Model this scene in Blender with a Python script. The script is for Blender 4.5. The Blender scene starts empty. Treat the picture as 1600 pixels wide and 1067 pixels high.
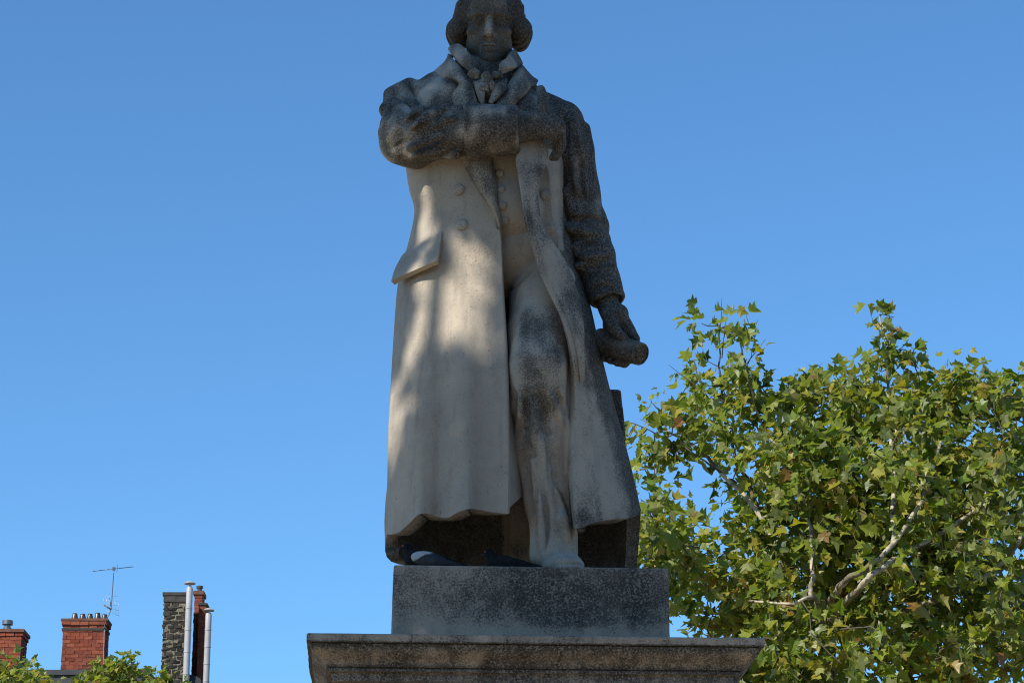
import bpy, math, random
import numpy as np
from mathutils import Vector, Matrix
from mathutils.bvhtree import BVHTree

scene = bpy.context.scene
COL = scene.collection
R = math.radians
rng = np.random.default_rng(7)
random.seed(7)

# ------------------------------------------------------------------ camera, sky, sun, exposure
F_PX, PITCH, EYE = 4000.0, R(18.5), 1.65
cam_data = bpy.data.cameras.new('camera')
cam = bpy.data.objects.new('camera', cam_data)
COL.objects.link(cam)
cam.location = (0, 0, EYE)
cam.rotation_euler = (math.pi / 2 + PITCH, 0, 0)
cam_data.sensor_width = 36.0
cam_data.lens = 36.0 * F_PX / 1600.0
cam_data.clip_start = 0.1
cam_data.clip_end = 6000
scene.camera = cam

SUN_EL = R(40)
SUN_H = np.array([-0.68, -0.73])                      # horizontal direction towards the sun
SUN_H = SUN_H / np.linalg.norm(SUN_H)
SUN = np.array([SUN_H[0] * math.cos(SUN_EL), SUN_H[1] * math.cos(SUN_EL), math.sin(SUN_EL)])

world = bpy.data.worlds.new('World')
scene.world = world
world.use_nodes = True
wn = world.node_tree
for n in list(wn.nodes):
    wn.nodes.remove(n)
w_out = wn.nodes.new('ShaderNodeOutputWorld')
w_bg = wn.nodes.new('ShaderNodeBackground')
sky = wn.nodes.new('ShaderNodeTexSky')
sky.sky_type = 'NISHITA'
sky.sun_disc = False
sky.sun_elevation = SUN_EL
sky.sun_rotation = math.atan2(SUN_H[0], SUN_H[1])
sky.altitude = 200
sky.air_density = 1.0
sky.dust_density = 0.3
sky.ozone_density = 3.0
w_bg.inputs['Strength'].default_value = 0.131
w_tint = wn.nodes.new('ShaderNodeMix')
w_tint.data_type = 'RGBA'; w_tint.blend_type = 'MULTIPLY'
w_tint.inputs[0].default_value = 1.0
w_tint.inputs[7].default_value = (0.565, 0.90, 1.11, 1.0)
wn.links.new(sky.outputs[0], w_tint.inputs[6])
wn.links.new(w_tint.outputs[2], w_bg.inputs['Color'])
wn.links.new(w_bg.outputs[0], w_out.inputs['Surface'])

sun_data = bpy.data.lights.new('sun', 'SUN')
sun_data.energy = 5.0
sun_data.angle = R(0.53)
sun_data.color = (1.0, 0.93, 0.82)
sun = bpy.data.objects.new('sun', sun_data)
COL.objects.link(sun)
sun.location = (0, 0, 60)
sun.rotation_euler = Vector(SUN).to_track_quat('Z', 'Y').to_euler()

scene.view_settings.view_transform = 'Standard'
scene.view_settings.look = 'None'
scene.view_settings.exposure = 0.34
scene.view_settings.gamma = 1.0
scene.view_settings.use_curve_mapping = False
scene.render.engine = 'CYCLES'
scene.cycles.use_denoising = True
scene.cycles.pixel_filter_type = 'BLACKMAN_HARRIS'
scene.cycles.filter_width = 1.1
scene.cycles.max_bounces = 8
scene.cycles.diffuse_bounces = 4
scene.cycles.transmission_bounces = 6
scene.cycles.caustics_reflective = False
scene.cycles.caustics_refractive = False

# ------------------------------------------------------------------ measuring helpers
CP, SP = math.cos(PITCH), math.sin(PITCH)
CAM = np.array([0, 0, EYE])


def ray(px, py):
    a, b = (px - 800.0) / F_PX, (533.5 - py) / F_PX
    return np.array([a, CP - b * SP, SP + b * CP])


def P(px, py, Y):
    d = ray(px, py)
    return CAM + d * (Y / d[1])


def Q(px, py, w):                                     # a point of the statue, w metres in front of its axis
    return P(px, py, 12.0 - w)


def proj(v):
    v = np.asarray(v, float) - CAM
    zc = v[..., 1] * CP + v[..., 2] * SP
    yc = -v[..., 1] * SP + v[..., 2] * CP
    return 800 + F_PX * v[..., 0] / zc, 533.5 - F_PX * yc / zc, zc


# ------------------------------------------------------------------ object helpers
def empty(name, loc, label=None, cat=None, group=None):
    o = bpy.data.objects.new(name, None)
    COL.objects.link(o)
    o.location = loc
    o.empty_display_size = 0.2
    tag(o, label, cat, group)
    return o


def tag(o, label=None, cat=None, group=None, kind=None):
    if label: o['label'] = label
    if cat: o['category'] = cat
    if group: o['group'] = group
    if kind: o['kind'] = kind
    return o


def base_of(parent):
    t = np.zeros(3)
    while parent is not None:
        t = t + np.array(parent.location)
        parent = parent.parent
    return t


def mesh_obj(name, verts, faces, mat, parent=None, smooth=True, sharp=None, attrs=None, kind=None):
    verts = np.asarray(verts, float).reshape(-1, 3)
    if parent is not None:
        verts = verts - base_of(parent)
    me = bpy.data.meshes.new(name)
    me.from_pydata(verts.tolist(), [], [list(map(int, f)) for f in faces])
    if smooth:
        me.polygons.foreach_set('use_smooth', np.ones(len(me.polygons), bool))
        if sharp:
            me.set_sharp_from_angle(angle=R(sharp))
    if attrs:
        for k, a in attrs.items():
            at = me.attributes.new(k, 'FLOAT', 'POINT')
            at.data.foreach_set('value', np.asarray(a, np.float32))
    me.update()
    if mat: me.materials.append(mat)
    o = bpy.data.objects.new(name, me)
    COL.objects.link(o)
    if parent is not None:
        o.parent = parent
    if kind: o['kind'] = kind
    return o


class MB:
    """collects shapes for ONE mesh"""
    def __init__(self):
        self.v, self.f, self.n = [], [], 0

    def add(self, v, f):
        v = np.asarray(v, float).reshape(-1, 3)
        self.v.append(v)
        self.f += [[i + self.n for i in q] for q in f]
        self.n += len(v)

    def box(self, lo, hi, rot=0.0, org=(0, 0, 0)):
        x0, y0, z0 = lo; x1, y1, z1 = hi
        v = np.array([[x0, y0, z0], [x1, y0, z0], [x1, y1, z0], [x0, y1, z0], [x0, y0, z1], [x1, y0, z1], [x1, y1, z1], [x0, y1, z1]])
        c, s = math.cos(rot), math.sin(rot)
        v = np.stack([v[:, 0] * c - v[:, 1] * s, v[:, 0] * s + v[:, 1] * c, v[:, 2]], 1) + np.array(org)
        self.add(v, [(3, 2, 1, 0), (4, 5, 6, 7), (0, 1, 5, 4), (1, 2, 6, 5), (2, 3, 7, 6), (3, 0, 4, 7)])

    def tube(self, pts, rad, n=8, cap=True):
        pts = np.asarray(pts, float)
        rad = np.broadcast_to(np.asarray(rad, float), (len(pts),))
        tan = np.gradient(pts, axis=0)
        tan /= np.linalg.norm(tan, axis=1, keepdims=True) + 1e-12
        ref = np.array([0, 0, 1.0]) if abs(tan[0][2]) < 0.9 else np.array([1.0, 0, 0])
        V = []
        for p, t, r in zip(pts, tan, rad):
            a = ref - t * ref.dot(t); a /= np.linalg.norm(a) + 1e-12
            b = np.cross(t, a)
            ref = a
            th = np.arange(n) * 2 * math.pi / n
            V.append(p + r * (np.cos(th)[:, None] * a + np.sin(th)[:, None] * b))
        V = np.concatenate(V)
        F = []
        m = len(pts)
        for i in range(m - 1):
            for j in range(n):
                F.append((i * n + j, i * n + (j + 1) % n, (i + 1) * n + (j + 1) % n, (i + 1) * n + j))
        if cap:
            F.append(tuple(range(n - 1, -1, -1)))
            F.append(tuple(range((m - 1) * n, m * n)))
        self.add(V, F)

    def lathe(self, prof, org, axis=(0, 0, 1), n=24):
        """prof: list of (radius, height) along the axis"""
        ax = np.array(axis, float); ax /= np.linalg.norm(ax)
        ref = np.array([1.0, 0, 0]) if abs(ax[0]) < 0.8 else np.array([0, 1.0, 0])
        a = ref - ax * ref.dot(ax); a /= np.linalg.norm(a)
        b = np.cross(ax, a)
        th = np.arange(n) * 2 * math.pi / n
        ring = np.cos(th)[:, None] * a + np.sin(th)[:, None] * b
        V = np.concatenate([np.array(org) + r * ring + h * ax for r, h in prof])
        F = []
        for i in range(len(prof) - 1):
            for j in range(n):
                F.append((i * n + j, i * n + (j + 1) % n, (i + 1) * n + (j + 1) % n, (i + 1) * n + j))
        F.append(tuple(range(n - 1, -1, -1)))
        F.append(tuple(range((len(prof) - 1) * n, len(prof) * n)))
        self.add(V, F)

    def build(self, name, mat, parent=None, smooth=True, sharp=40, kind=None, attrs=None):
        return mesh_obj(name, np.concatenate(self.v), self.f, mat, parent, smooth, sharp, attrs, kind)


# ------------------------------------------------------------------ carving: signed distance volumes
class Vol:
    def __init__(self, lo, hi, h):
        self.lo = np.array(lo, float); self.h = h
        n = np.ceil((np.array(hi) - self.lo) / h).astype(int) + 1
        self.n = n
        self.d = np.full(n, 1.0, np.float32)
        self.ax = [(self.lo[i] + h * np.arange(n[i])).astype(np.float32) for i in range(3)]

    def win(self, lo, hi):
        a = np.clip(np.floor((np.asarray(lo) - self.lo) / self.h).astype(int), 0, self.n)
        b = np.clip(np.ceil((np.asarray(hi) - self.lo) / self.h).astype(int) + 1, 0, self.n)
        return tuple(slice(int(i), int(j)) for i, j in zip(a, b))

    def pts(self, s):
        return self.ax[0][s[0]][:, None, None], self.ax[1][s[1]][None, :, None], self.ax[2][s[2]][None, None, :]

    def mix(self, f, lo, hi, k, op):
        m = abs(k) + 4 * self.h
        s = self.win(np.asarray(lo) - m, np.asarray(hi) + m)
        if any(q.stop <= q.start for q in s): return
        x, y, z = self.pts(s)
        b = f(x, y, z).astype(np.float32)
        a = self.d[s]
        if op == 'sub':
            b = -b
            if k > 0:
                hh = np.clip(0.5 - 0.5 * (b - a) / k, 0, 1)
                self.d[s] = b * (1 - hh) + a * hh + k * hh * (1 - hh)
            else:
                self.d[s] = np.maximum(a, b)
        elif op == 'and':
            self.d[s] = np.maximum(a, b)
        else:
            if k > 0:
                hh = np.clip(0.5 + 0.5 * (b - a) / k, 0, 1)
                self.d[s] = b * (1 - hh) + a * hh - k * hh * (1 - hh)
            else:
                self.d[s] = np.minimum(a, b)

    def ell(self, c, r, k=0.0, op='u', rot=None):
        c = np.asarray(c, float); r = np.broadcast_to(np.asarray(r, float), (3,))
        M = np.eye(3) if rot is None else np.asarray(rot).T

        def f(x, y, z):
            X, Y, Z = x - c[0], y - c[1], z - c[2]
            u = M[0, 0] * X + M[0, 1] * Y + M[0, 2] * Z
            v = M[1, 0] * X + M[1, 1] * Y + M[1, 2] * Z
            w = M[2, 0] * X + M[2, 1] * Y + M[2, 2] * Z
            k0 = np.sqrt((u / r[0]) ** 2 + (v / r[1]) ** 2 + (w / r[2]) ** 2)
            k1 = np.sqrt((u / r[0] ** 2) ** 2 + (v / r[1] ** 2) ** 2 + (w / r[2] ** 2) ** 2) + 1e-9
            return k0 * (k0 - 1) / k1
        q = r if rot is None else np.full(3, r.max())
        self.mix(f, c - q, c + q, k, op)

    def cone(self, a, b, ra, rb, k=0.0, op='u', flat=None):
        a = np.asarray(a, float); b = np.asarray(b, float)
        ba = b - a; L2 = ba.dot(ba) + 1e-12

        def f(x, y, z):
            X, Y, Z = x - a[0], y - a[1], z - a[2]
            t = np.clip((X * ba[0] + Y * ba[1] + Z * ba[2]) / L2, 0, 1)
            dx, dy, dz = X - t * ba[0], Y - t * ba[1], Z - t * ba[2]
            if flat: dy = dy / flat
            return np.sqrt(dx * dx + dy * dy + dz * dz) - (ra + (rb - ra) * t)
        m = max(ra, rb) * (flat if flat and flat > 1 else 1)
        self.mix(f, np.minimum(a, b) - m, np.maximum(a, b) + m, k, op)

    def chain(self, pts, rad, k=0.0, op='u', flat=None):
        for i in range(len(pts) - 1):
            self.cone(pts[i], pts[i + 1], rad[i], rad[i + 1], k, op, flat)

    def cyl(self, a, b, r, k=0.0, op='u', rb=None, edge=0.01):
        """flat-ended round bar with softened rims"""
        a = np.asarray(a, float); b = np.asarray(b, float)
        rb = r if rb is None else rb
        ax = b - a; L = np.linalg.norm(ax); ax = ax / L

        def f(x, y, z):
            X, Y, Z = x - a[0], y - a[1], z - a[2]
            t = X * ax[0] + Y * ax[1] + Z * ax[2]
            dx, dy, dz = X - t * ax[0], Y - t * ax[1], Z - t * ax[2]
            rr = r + (rb - r) * np.clip(t / L, 0, 1)
            q1 = np.sqrt(dx * dx + dy * dy + dz * dz) - rr + edge
            q2 = np.abs(t - L / 2) - L / 2 + edge
            return np.minimum(np.maximum(q1, q2), 0) + np.sqrt(np.maximum(q1, 0) ** 2 + np.maximum(q2, 0) ** 2) - edge
        m = max(r, rb)
        self.mix(f, np.minimum(a, b) - m, np.maximum(a, b) + m, k, op)

    def disp(self, f, lo=None, hi=None):
        s = self.win(self.lo if lo is None else lo, self.lo + self.h * self.n if hi is None else hi)
        x, y, z = self.pts(s)
        self.d[s] += f(x, y, z).astype(np.float32)

    def nets(self):
        d, h = self.d, self.h
        d[0], d[-1], d[:, 0], d[:, -1], d[:, :, 0], d[:, :, -1] = 1, 1, 1, 1, 1, 1
        s = d < 0
        n = np.array(d.shape)
        cnt = np.zeros(n - 1, np.int8)
        for i in (0, 1):
            for j in (0, 1):
                for l in (0, 1):
                    cnt += s[i:n[0] - 1 + i, j:n[1] - 1 + j, l:n[2] - 1 + l]
        act = np.argwhere((cnt > 0) & (cnt < 8))
        idx = np.full(n - 1, -1, np.int64)
        idx[tuple(act.T)] = np.arange(len(act))
        acc = np.zeros((len(act), 3)); num = np.zeros(len(act))
        co = [(i, j, l) for i in (0, 1) for j in (0, 1) for l in (0, 1)]
        for a in range(8):
            for b in range(a + 1, 8):
                ca, cb = np.array(co[a]), np.array(co[b])
                if np.abs(ca - cb).sum() != 1: continue
                da = d[tuple((act + ca).T)]; db = d[tuple((act + cb).T)]
                m = (da < 0) != (db < 0)
                t = da[m] / (da[m] - db[m])
                acc[m] += ca + t[:, None] * (cb - ca)
                num[m] += 1
        V = self.lo + h * (act + acc / num[:, None])
        F = []
        for axis in range(3):
            sl0 = [slice(None)] * 3; sl1 = [slice(None)] * 3
            sl0[axis] = slice(0, -1); sl1[axis] = slice(1, None)
            ch = s[tuple(sl0)] != s[tuple(sl1)]
            e = np.argwhere(ch)
            o1, o2 = (axis + 1) % 3, (axis + 2) % 3
            e = e[(e[:, o1] > 0) & (e[:, o2] > 0) & (e[:, o1] < n[o1] - 1) & (e[:, o2] < n[o2] - 1)]
            q = []
            for du, dv in ((1, 1), (0, 1), (0, 0), (1, 0)):
                c = e.copy(); c[:, o1] -= du; c[:, o2] -= dv
                q.append(idx[tuple(c.T)])
            q = np.stack(q, 1)
            ins = s[tuple(e.T)]
            q[~ins] = q[~ins][:, ::-1]
            F.append(q)
        F = np.concatenate(F)
        return V, F


def relax(V, F, it=2, lam=0.5):
    F = np.asarray(F)
    e = np.concatenate([F[:, [0, 1]], F[:, [1, 2]], F[:, [2, 3]], F[:, [3, 0]]])
    for _ in range(it):
        acc = np.zeros_like(V); num = np.zeros(len(V))
        np.add.at(acc, e[:, 0], V[e[:, 1]]); np.add.at(num, e[:, 0], 1)
        np.add.at(acc, e[:, 1], V[e[:, 0]]); np.add.at(num, e[:, 1], 1)
        V = V + lam * (acc / np.maximum(num, 1)[:, None] - V)
    return V


# ------------------------------------------------------------------ draped sheets: Catmull-Rom patches with thickness
def upsample(G, k, axis):
    G = np.moveaxis(np.asarray(G, float), axis, 0)
    n = len(G)
    pad = np.concatenate([(2 * G[:1] - G[1:2]), G, (2 * G[-1:] - G[-2:-1])])
    out = []
    for i in range(n - 1):
        p0, p1, p2, p3 = pad[i], pad[i + 1], pad[i + 2], pad[i + 3]
        for j in range(k):
            t = j / k
            out.append(0.5 * (2 * p1 + (p2 - p0) * t + (2 * p0 - 5 * p1 + 4 * p2 - p3) * t * t + (3 * p1 - p0 - 3 * p2 + p3) * t ** 3))
    out.append(G[-1])
    return np.moveaxis(np.array(out), 0, axis)


def grid_normals(S):
    du = np.gradient(S, axis=0); dv = np.gradient(S, axis=1)
    n = np.cross(du, dv)
    return n / (np.linalg.norm(n, axis=2, keepdims=True) + 1e-12)


def sheet(G, kr=6, kc=6, thick=0.03, disp=None, puff=0.0):
    """control grid -> closed thick sheet; the normal side that faces the camera on average is the outside"""
    S = upsample(upsample(G, kr, 0), kc, 1)
    N = grid_normals(S)
    mid = N[N.shape[0] // 2, :max(2, N.shape[1] // 3)].mean(0)
    flip = mid[1] > 0
    if flip: N = -N
    r, c = S.shape[:2]
    U, Vv = np.meshgrid(np.linspace(0, 1, r), np.linspace(0, 1, c), indexing='ij')
    if disp is not None:
        S = S + N * disp(U, Vv, S)[..., None]
    if puff:
        S = S + N * (puff * np.sin(np.pi * U) ** 0.5 * np.sin(np.pi * Vv) ** 0.5)[..., None]
    N = grid_normals(S)
    if flip: N = -N
    tv = thick if np.isscalar(thick) else np.interp(Vv, thick[0], thick[1])[..., None]
    B = S - N * tv
    V = np.concatenate([S.reshape(-1, 3), B.reshape(-1, 3)])
    F = []
    o = r * c
    for i in range(r - 1):
        for j in range(c - 1):
            a, b, d, e = i * c + j, i * c + j + 1, (i + 1) * c + j + 1, (i + 1) * c + j
            q = (a, e, d, b)
            if flip: q = q[::-1]
            F.append(q)
            F.append(tuple(o + x for x in q[::-1]))
    loop = [(i, 0) for i in range(r)] + [(r - 1, j) for j in range(1, c)] + [(i, c - 1) for i in range(r - 2, -1, -1)] + [(0, j) for j in range(c - 2, 0, -1)]
    for m in range(len(loop)):
        a = loop[m][0] * c + loop[m][1]; b2 = loop[(m + 1) % len(loop)]; b = b2[0] * c + b2[1]
        q = (a, o + a, o + b, b)
        if flip: q = q[::-1]
        F.append(q)
    return V, F


# ------------------------------------------------------------------ materials
def new_mat(name):
    m = bpy.data.materials.new(name)
    m.use_nodes = True
    nt = m.node_tree
    b = nt.nodes['Principled BSDF']
    return m, nt, b


class NT:
    def __init__(self, nt): self.t = nt

    def n(self, typ, **kw):
        x = self.t.nodes.new(typ)
        for k, v in kw.items(): setattr(x, k, v)
        return x

    def link(self, a, b): self.t.links.new(a, b)

    def noise(self, scale, detail=4, rough=0.55, vec=None, dist=0.0):
        x = self.n('ShaderNodeTexNoise')
        x.inputs['Scale'].default_value = scale
        x.inputs['Detail'].default_value = detail
        x.inputs['Roughness'].default_value = rough
        x.inputs['Distortion'].default_value = dist
        if vec is not None: self.link(vec, x.inputs['Vector'])
        return x.outputs['Fac']

    def math(self, op, a, b=None, c=None, clamp=False):
        x = self.n('ShaderNodeMath', operation=op, use_clamp=clamp)
        for i, v in enumerate((a, b, c)):
            if v is None: continue
            if isinstance(v, (int, float)): x.inputs[i].default_value = v
            else: self.link(v, x.inputs[i])
        return x.outputs[0]

    def ramp(self, v, lo, hi, a=0.0, b=1.0, smooth=True):
        x = self.n('ShaderNodeMapRange', interpolation_type='SMOOTHSTEP' if smooth else 'LINEAR')
        self.link(v, x.inputs[0])
        for i, q in zip((1, 2, 3, 4), (lo, hi, a, b)): x.inputs[i].default_value = q
        return x.outputs[0]

    def mixc(self, fac, a, b, mode='MIX'):
        x = self.n('ShaderNodeMix', data_type='RGBA', blend_type=mode)
        if isinstance(fac, (int, float)): x.inputs[0].default_value = fac
        else: self.link(fac, x.inputs[0])
        for i, v in ((6, a), (7, b)):
            if isinstance(v, tuple): x.inputs[i].default_value = (*v, 1.0)
            else: self.link(v, x.inputs[i])
        return x.outputs[2]

    def attr(self, name):
        x = self.n('ShaderNodeAttribute', attribute_name=name)
        return x.outputs['Fac']

    def pos(self, scale=(1, 1, 1)):
        g = self.n('ShaderNodeNewGeometry')
        m = self.n('ShaderNodeMapping')
        m.inputs['Scale'].default_value = scale
        self.link(g.outputs['Position'], m.inputs['Vector'])
        return m.outputs[0]

    def bump(self, height, strength, dist, bsdf, prev=None):
        x = self.n('ShaderNodeBump')
        x.inputs['Strength'].default_value = strength
        x.inputs['Distance'].default_value = dist
        self.link(height, x.inputs['Height'])
        if prev is not None: self.link(prev, x.inputs['Normal'])
        self.link(x.outputs[0], bsdf.inputs['Normal'])
        return x.outputs[0]


def stone_material(name, clean_a, clean_b, use_attr=True, grime_shade=0.7, streak=0.0, drift=0.7, specks=0.8):
    m, nt, b = new_mat(name)
    t = NT(nt)
    p = t.pos()
    big = t.noise(2.2, 3, 0.5, p)
    mid = t.noise(9.0, 5, 0.6, p)
    fine = t.noise(120.0, 4, 0.7, p)
    tiny = t.noise(280.0, 2, 0.65, p)
    sp = t.pos((16, 16, 1.6))
    strk = t.noise(1.0, 4, 0.6, sp)
    clean = t.mixc(t.ramp(big, 0.35, 0.65), clean_a, clean_b)
    clean = t.mixc(t.math('MULTIPLY', t.ramp(mid, 0.45, 0.75), 0.35), clean, (0.30, 0.245, 0.18))
    clean = t.mixc(t.math('MULTIPLY', t.ramp(strk, 0.48, 0.75), 0.42), clean, (0.20, 0.185, 0.165))
    # grime: black crust eaten through by pale specks
    g = t.attr('grime_shade') if use_attr else grime_shade
    base = t.math('MULTIPLY', g, 1.15) if use_attr else t.math('ADD', t.math('MULTIPLY', big, 0.0), grime_shade * 1.15)
    m1 = t.math('ADD', base, t.math('MULTIPLY', t.math('SUBTRACT', fine, 0.5), 1.5))
    m2 = t.math('ADD', m1, t.math('MULTIPLY', t.math('SUBTRACT', mid, 0.5), drift))
    m3 = t.math('ADD', m2, t.math('MULTIPLY', t.math('SUBTRACT', tiny, 0.5), 1.1))
    if streak:
        m3 = t.math('ADD', m3, t.math('MULTIPLY', t.math('SUBTRACT', strk, 0.5), streak))
    mask = t.ramp(m3, 0.34, 0.74)
    soft = t.ramp(m2, 0.05, 0.9)
    crust = t.mixc(t.ramp(fine, 0.38, 0.64), (0.012, 0.011, 0.010), (0.125, 0.113, 0.097))
    pv = t.n('ShaderNodeMapping'); pv.inputs['Location'].default_value = (3.7, 1.3, 8.1); t.link(p, pv.inputs['Vector'])
    speck = t.noise(105.0, 3, 0.7, pv.outputs[0])
    where = t.ramp(t.noise(13.0, 4, 0.6, pv.outputs[0]), 0.40, 0.62)
    crust = t.mixc(t.math('MULTIPLY', t.ramp(t.math('ADD', speck, t.math('MULTIPLY', where, .07)), 0.56, 0.63), specks), crust, (0.31, 0.285, 0.245))
    crust = t.mixc(t.math('MULTIPLY', t.ramp(speck, 0.46, 0.38), specks * .85), crust, (0.010, 0.010, 0.010))
    grey = t.mixc(t.ramp(tiny, 0.4, 0.65), (0.17, 0.152, 0.128), (0.42, 0.375, 0.31))
    c1 = t.mixc(t.math('MULTIPLY', soft, 0.8), clean, grey)
    c2 = t.mixc(t.math('MULTIPLY', mask, 0.93), c1, crust)
    pits = t.ramp(t.noise(85.0, 1, 0.5, p), 0.72, 0.78)
    c3 = t.mixc(t.math('MULTIPLY', pits, 0.6), c2, (0.05, 0.045, 0.04))
    grain = t.noise(330.0, 2, 0.7, p)
    gv = t.ramp(grain, 0.3, 0.7, 0.80, 1.16, False)
    cc = t.n('ShaderNodeCombineXYZ')
    for i_ in range(3): t.link(gv, cc.inputs[i_])
    c3 = t.mixc(1.0, c3, cc.outputs[0], 'MULTIPLY')
    t.link(c3, b.inputs['Base Color'])
    b.inputs['Roughness'].default_value = 0.88
    b.inputs['Specular IOR Level'].default_value = 0.25
    hgt = t.math('ADD', t.math('MULTIPLY', mid, 0.6), t.math('MULTIPLY', fine, 0.35))
    hgt = t.math('SUBTRACT', hgt, t.math('MULTIPLY', pits, 0.25))
    t.bump(hgt, 0.75, 0.018, b)
    return m


def plain(name, col, rough=0.6, metal=0.0, var=0.25, scale=6.0, spec=0.4, bumpy=0.0):
    m, nt, b = new_mat(name)
    t = NT(nt)
    tc = t.n('ShaderNodeTexCoord')
    n1 = t.noise(scale, 5, 0.6, tc.outputs['Object'])
    dark = tuple(c * (1 - var) for c in col); light = tuple(min(1, c * (1 + var)) for c in col)
    t.link(t.mixc(t.ramp(n1, 0.3, 0.7), dark, light), b.inputs['Base Color'])
    b.inputs['Roughness'].default_value = rough
    b.inputs['Metallic'].default_value = metal
    b.inputs['Specular IOR Level'].default_value = spec
    if bumpy: t.bump(n1, bumpy, 0.02, b)
    return m


def brick_material(name, a, b2, c3, soot=0.3):
    m, nt, b = new_mat(name)
    t = NT(nt)
    oi = t.n('ShaderNodeObjectInfo')
    p = t.pos()
    n1 = t.noise(14, 5, 0.65, p); n2 = t.noise(2.0, 3, 0.5, p); n3 = t.noise(45, 3, 0.6, p)
    c = t.mixc(t.ramp(oi.outputs['Random'], 0.1, 0.9, smooth=False), a, b2)
    c = t.mixc(t.ramp(n1, 0.5, 0.75), c, c3)
    c = t.mixc(t.math('MULTIPLY', t.ramp(n2, 0.45, 0.7), soot), c, (0.03, 0.025, 0.022))
    c = t.mixc(t.math('MULTIPLY', t.ramp(n3, 0.6, 0.75), 0.35), c, (0.28, 0.24, 0.2))
    t.link(c, b.inputs['Base Color'])
    b.inputs['Roughness'].default_value = 0.9
    b.inputs['Specular IOR Level'].default_value = 0.2
    t.bump(n1, 0.5, 0.02, b)
    return m


def leaf_material():
    m = bpy.data.materials.new('plane_leaf')
    m.use_nodes = True
    nt = m.node_tree
    nt.nodes.clear()
    t = NT(nt)
    out = t.n('ShaderNodeOutputMaterial')
    tone = t.attr('tone')
    p = t.pos()
    nz = t.noise(9.0, 3, 0.6, p)
    r = t.n('ShaderNodeValToRGB')
    cr = r.color_ramp
    cr.elements[0].position = 0.0; cr.elements[0].color = (0.032, 0.062, 0.007, 1)
    cr.elements[1].position = 1.0; cr.elements[1].color = (0.20, 0.055, 0.022, 1)
    for ps, c in ((0.35, (0.115, 0.178, 0.012)), (0.70, (0.225, 0.255, 0.021)), (0.90, (0.33, 0.27, 0.04)), (0.955, (0.22, 0.13, 0.03))):
        e = cr.elements.new(ps); e.color = (*c, 1)
    t.link(tone, r.inputs[0])
    top = t.mixc(t.math('MULTIPLY', t.ramp(nz, 0.4, 0.7), 0.35), r.outputs[0], (0.15, 0.155, 0.03))
    geo = t.n('ShaderNodeNewGeometry')
    under = t.mixc(0.55, top, (0.27, 0.28, 0.13))
    col = t.mixc(geo.outputs['Backfacing'], top, under)
    b = t.n('ShaderNodeBsdfPrincipled')
    t.link(col, b.inputs['Base Color'])
    b.inputs['Roughness'].default_value = 0.45
    b.inputs['Specular IOR Level'].default_value = 0.55
    tr = t.n('ShaderNodeBsdfTranslucent')
    tc = t.mixc(1.0, col, (1.7, 1.75, 0.45), 'MULTIPLY')
    t.link(tc, tr.inputs['Color'])
    mx = t.n('ShaderNodeMixShader')
    mx.inputs[0].default_value = 0.42
    t.link(b.outputs[0], mx.inputs[1]); t.link(tr.outputs[0], mx.inputs[2])
    t.link(mx.outputs[0], out.inputs['Surface'])
    return m


def bark_material():
    m, nt, b = new_mat('plane_bark')
    t = NT(nt)
    p = t.pos()
    a = t.noise(5.0, 4, 0.6, p, 0.6); c = t.noise(26, 4, 0.6, p)
    col = t.mixc(t.ramp(a, 0.46, 0.56), (0.40, 0.36, 0.26), (0.15, 0.125, 0.085))
    col = t.mixc(t.math('MULTIPLY', t.ramp(c, 0.5, 0.7), 0.5), col, (0.09, 0.08, 0.055))
    t.link(col, b.inputs['Base Color'])
    b.inputs['Roughness'].default_value = 0.8
    t.bump(c, 0.4, 0.02, b)
    return m


M_STATUE = stone_material('weathered_statue_stone', (0.47, 0.405, 0.32), (0.39, 0.345, 0.285), specks=0.45)
M_HEAD = stone_material('sooty_head_stone', (0.45, 0.395, 0.32), (0.37, 0.335, 0.285), specks=0.12)
M_PLINTH = stone_material('crusted_plinth_stone', (0.50, 0.405, 0.31), (0.39, 0.325, 0.26), True, 0.6, 0.35, 0.8)
M_LEAF = leaf_material()
M_BARK = bark_material()
M_TWIG = plain('twig_bark', (0.085, 0.07, 0.05), 0.8)
M_BRICK = brick_material('red_brick', (0.16, 0.038, 0.022), (0.27, 0.075, 0.04), (0.12, 0.032, 0.02), .5)
M_BRICK_DARK = brick_material('sooty_red_brick', (0.17, 0.045, 0.026), (0.22, 0.07, 0.04), (0.09, 0.035, 0.025), 0.6)
M_RUBBLE = brick_material('sooty_grey_stone', (0.020, 0.019, 0.018), (0.050, 0.044, 0.034), (0.016, 0.015, 0.014), 0.5)
M_MORTAR = plain('lime_mortar', (0.30, 0.25, 0.19), 0.95, var=0.3, scale=20)
M_MORTAR_GREY = plain('weathered_mortar', (0.15, 0.13, 0.095), 0.95, var=0.5, scale=20)
M_MORTAR_RED = plain('reddish_mortar', (0.20, 0.085, 0.05), 0.95, var=0.3, scale=20)
M_POT = plain('dark_glazed_terracotta', (0.05, 0.036, 0.03), 0.35, var=0.3, spec=0.6)
M_CAPSTONE = plain('brown_capstone', (0.13, 0.06, 0.04), 0.9)
M_SOOT = plain('sooty_capstone', (0.045, 0.042, 0.038), 0.9)
M_FLUE = plain('painted_flue_metal', (0.33, 0.33, 0.34), 0.5, 0.0, 0.08)
M_STEEL = plain('dull_steel', (0.20, 0.20, 0.21), 0.4, 0.8, 0.2)
M_ANT = plain('antenna_metal', (0.10, 0.10, 0.11), 0.45, 0.5, 0.2)
M_ANT_PALE = plain('pale_antenna_wire', (0.45, 0.45, 0.46), 0.4, 0.5, 0.1)
M_WALL = plain('grey_render', (0.42, 0.41, 0.38), 0.9, var=0.1, scale=1.5)
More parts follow.
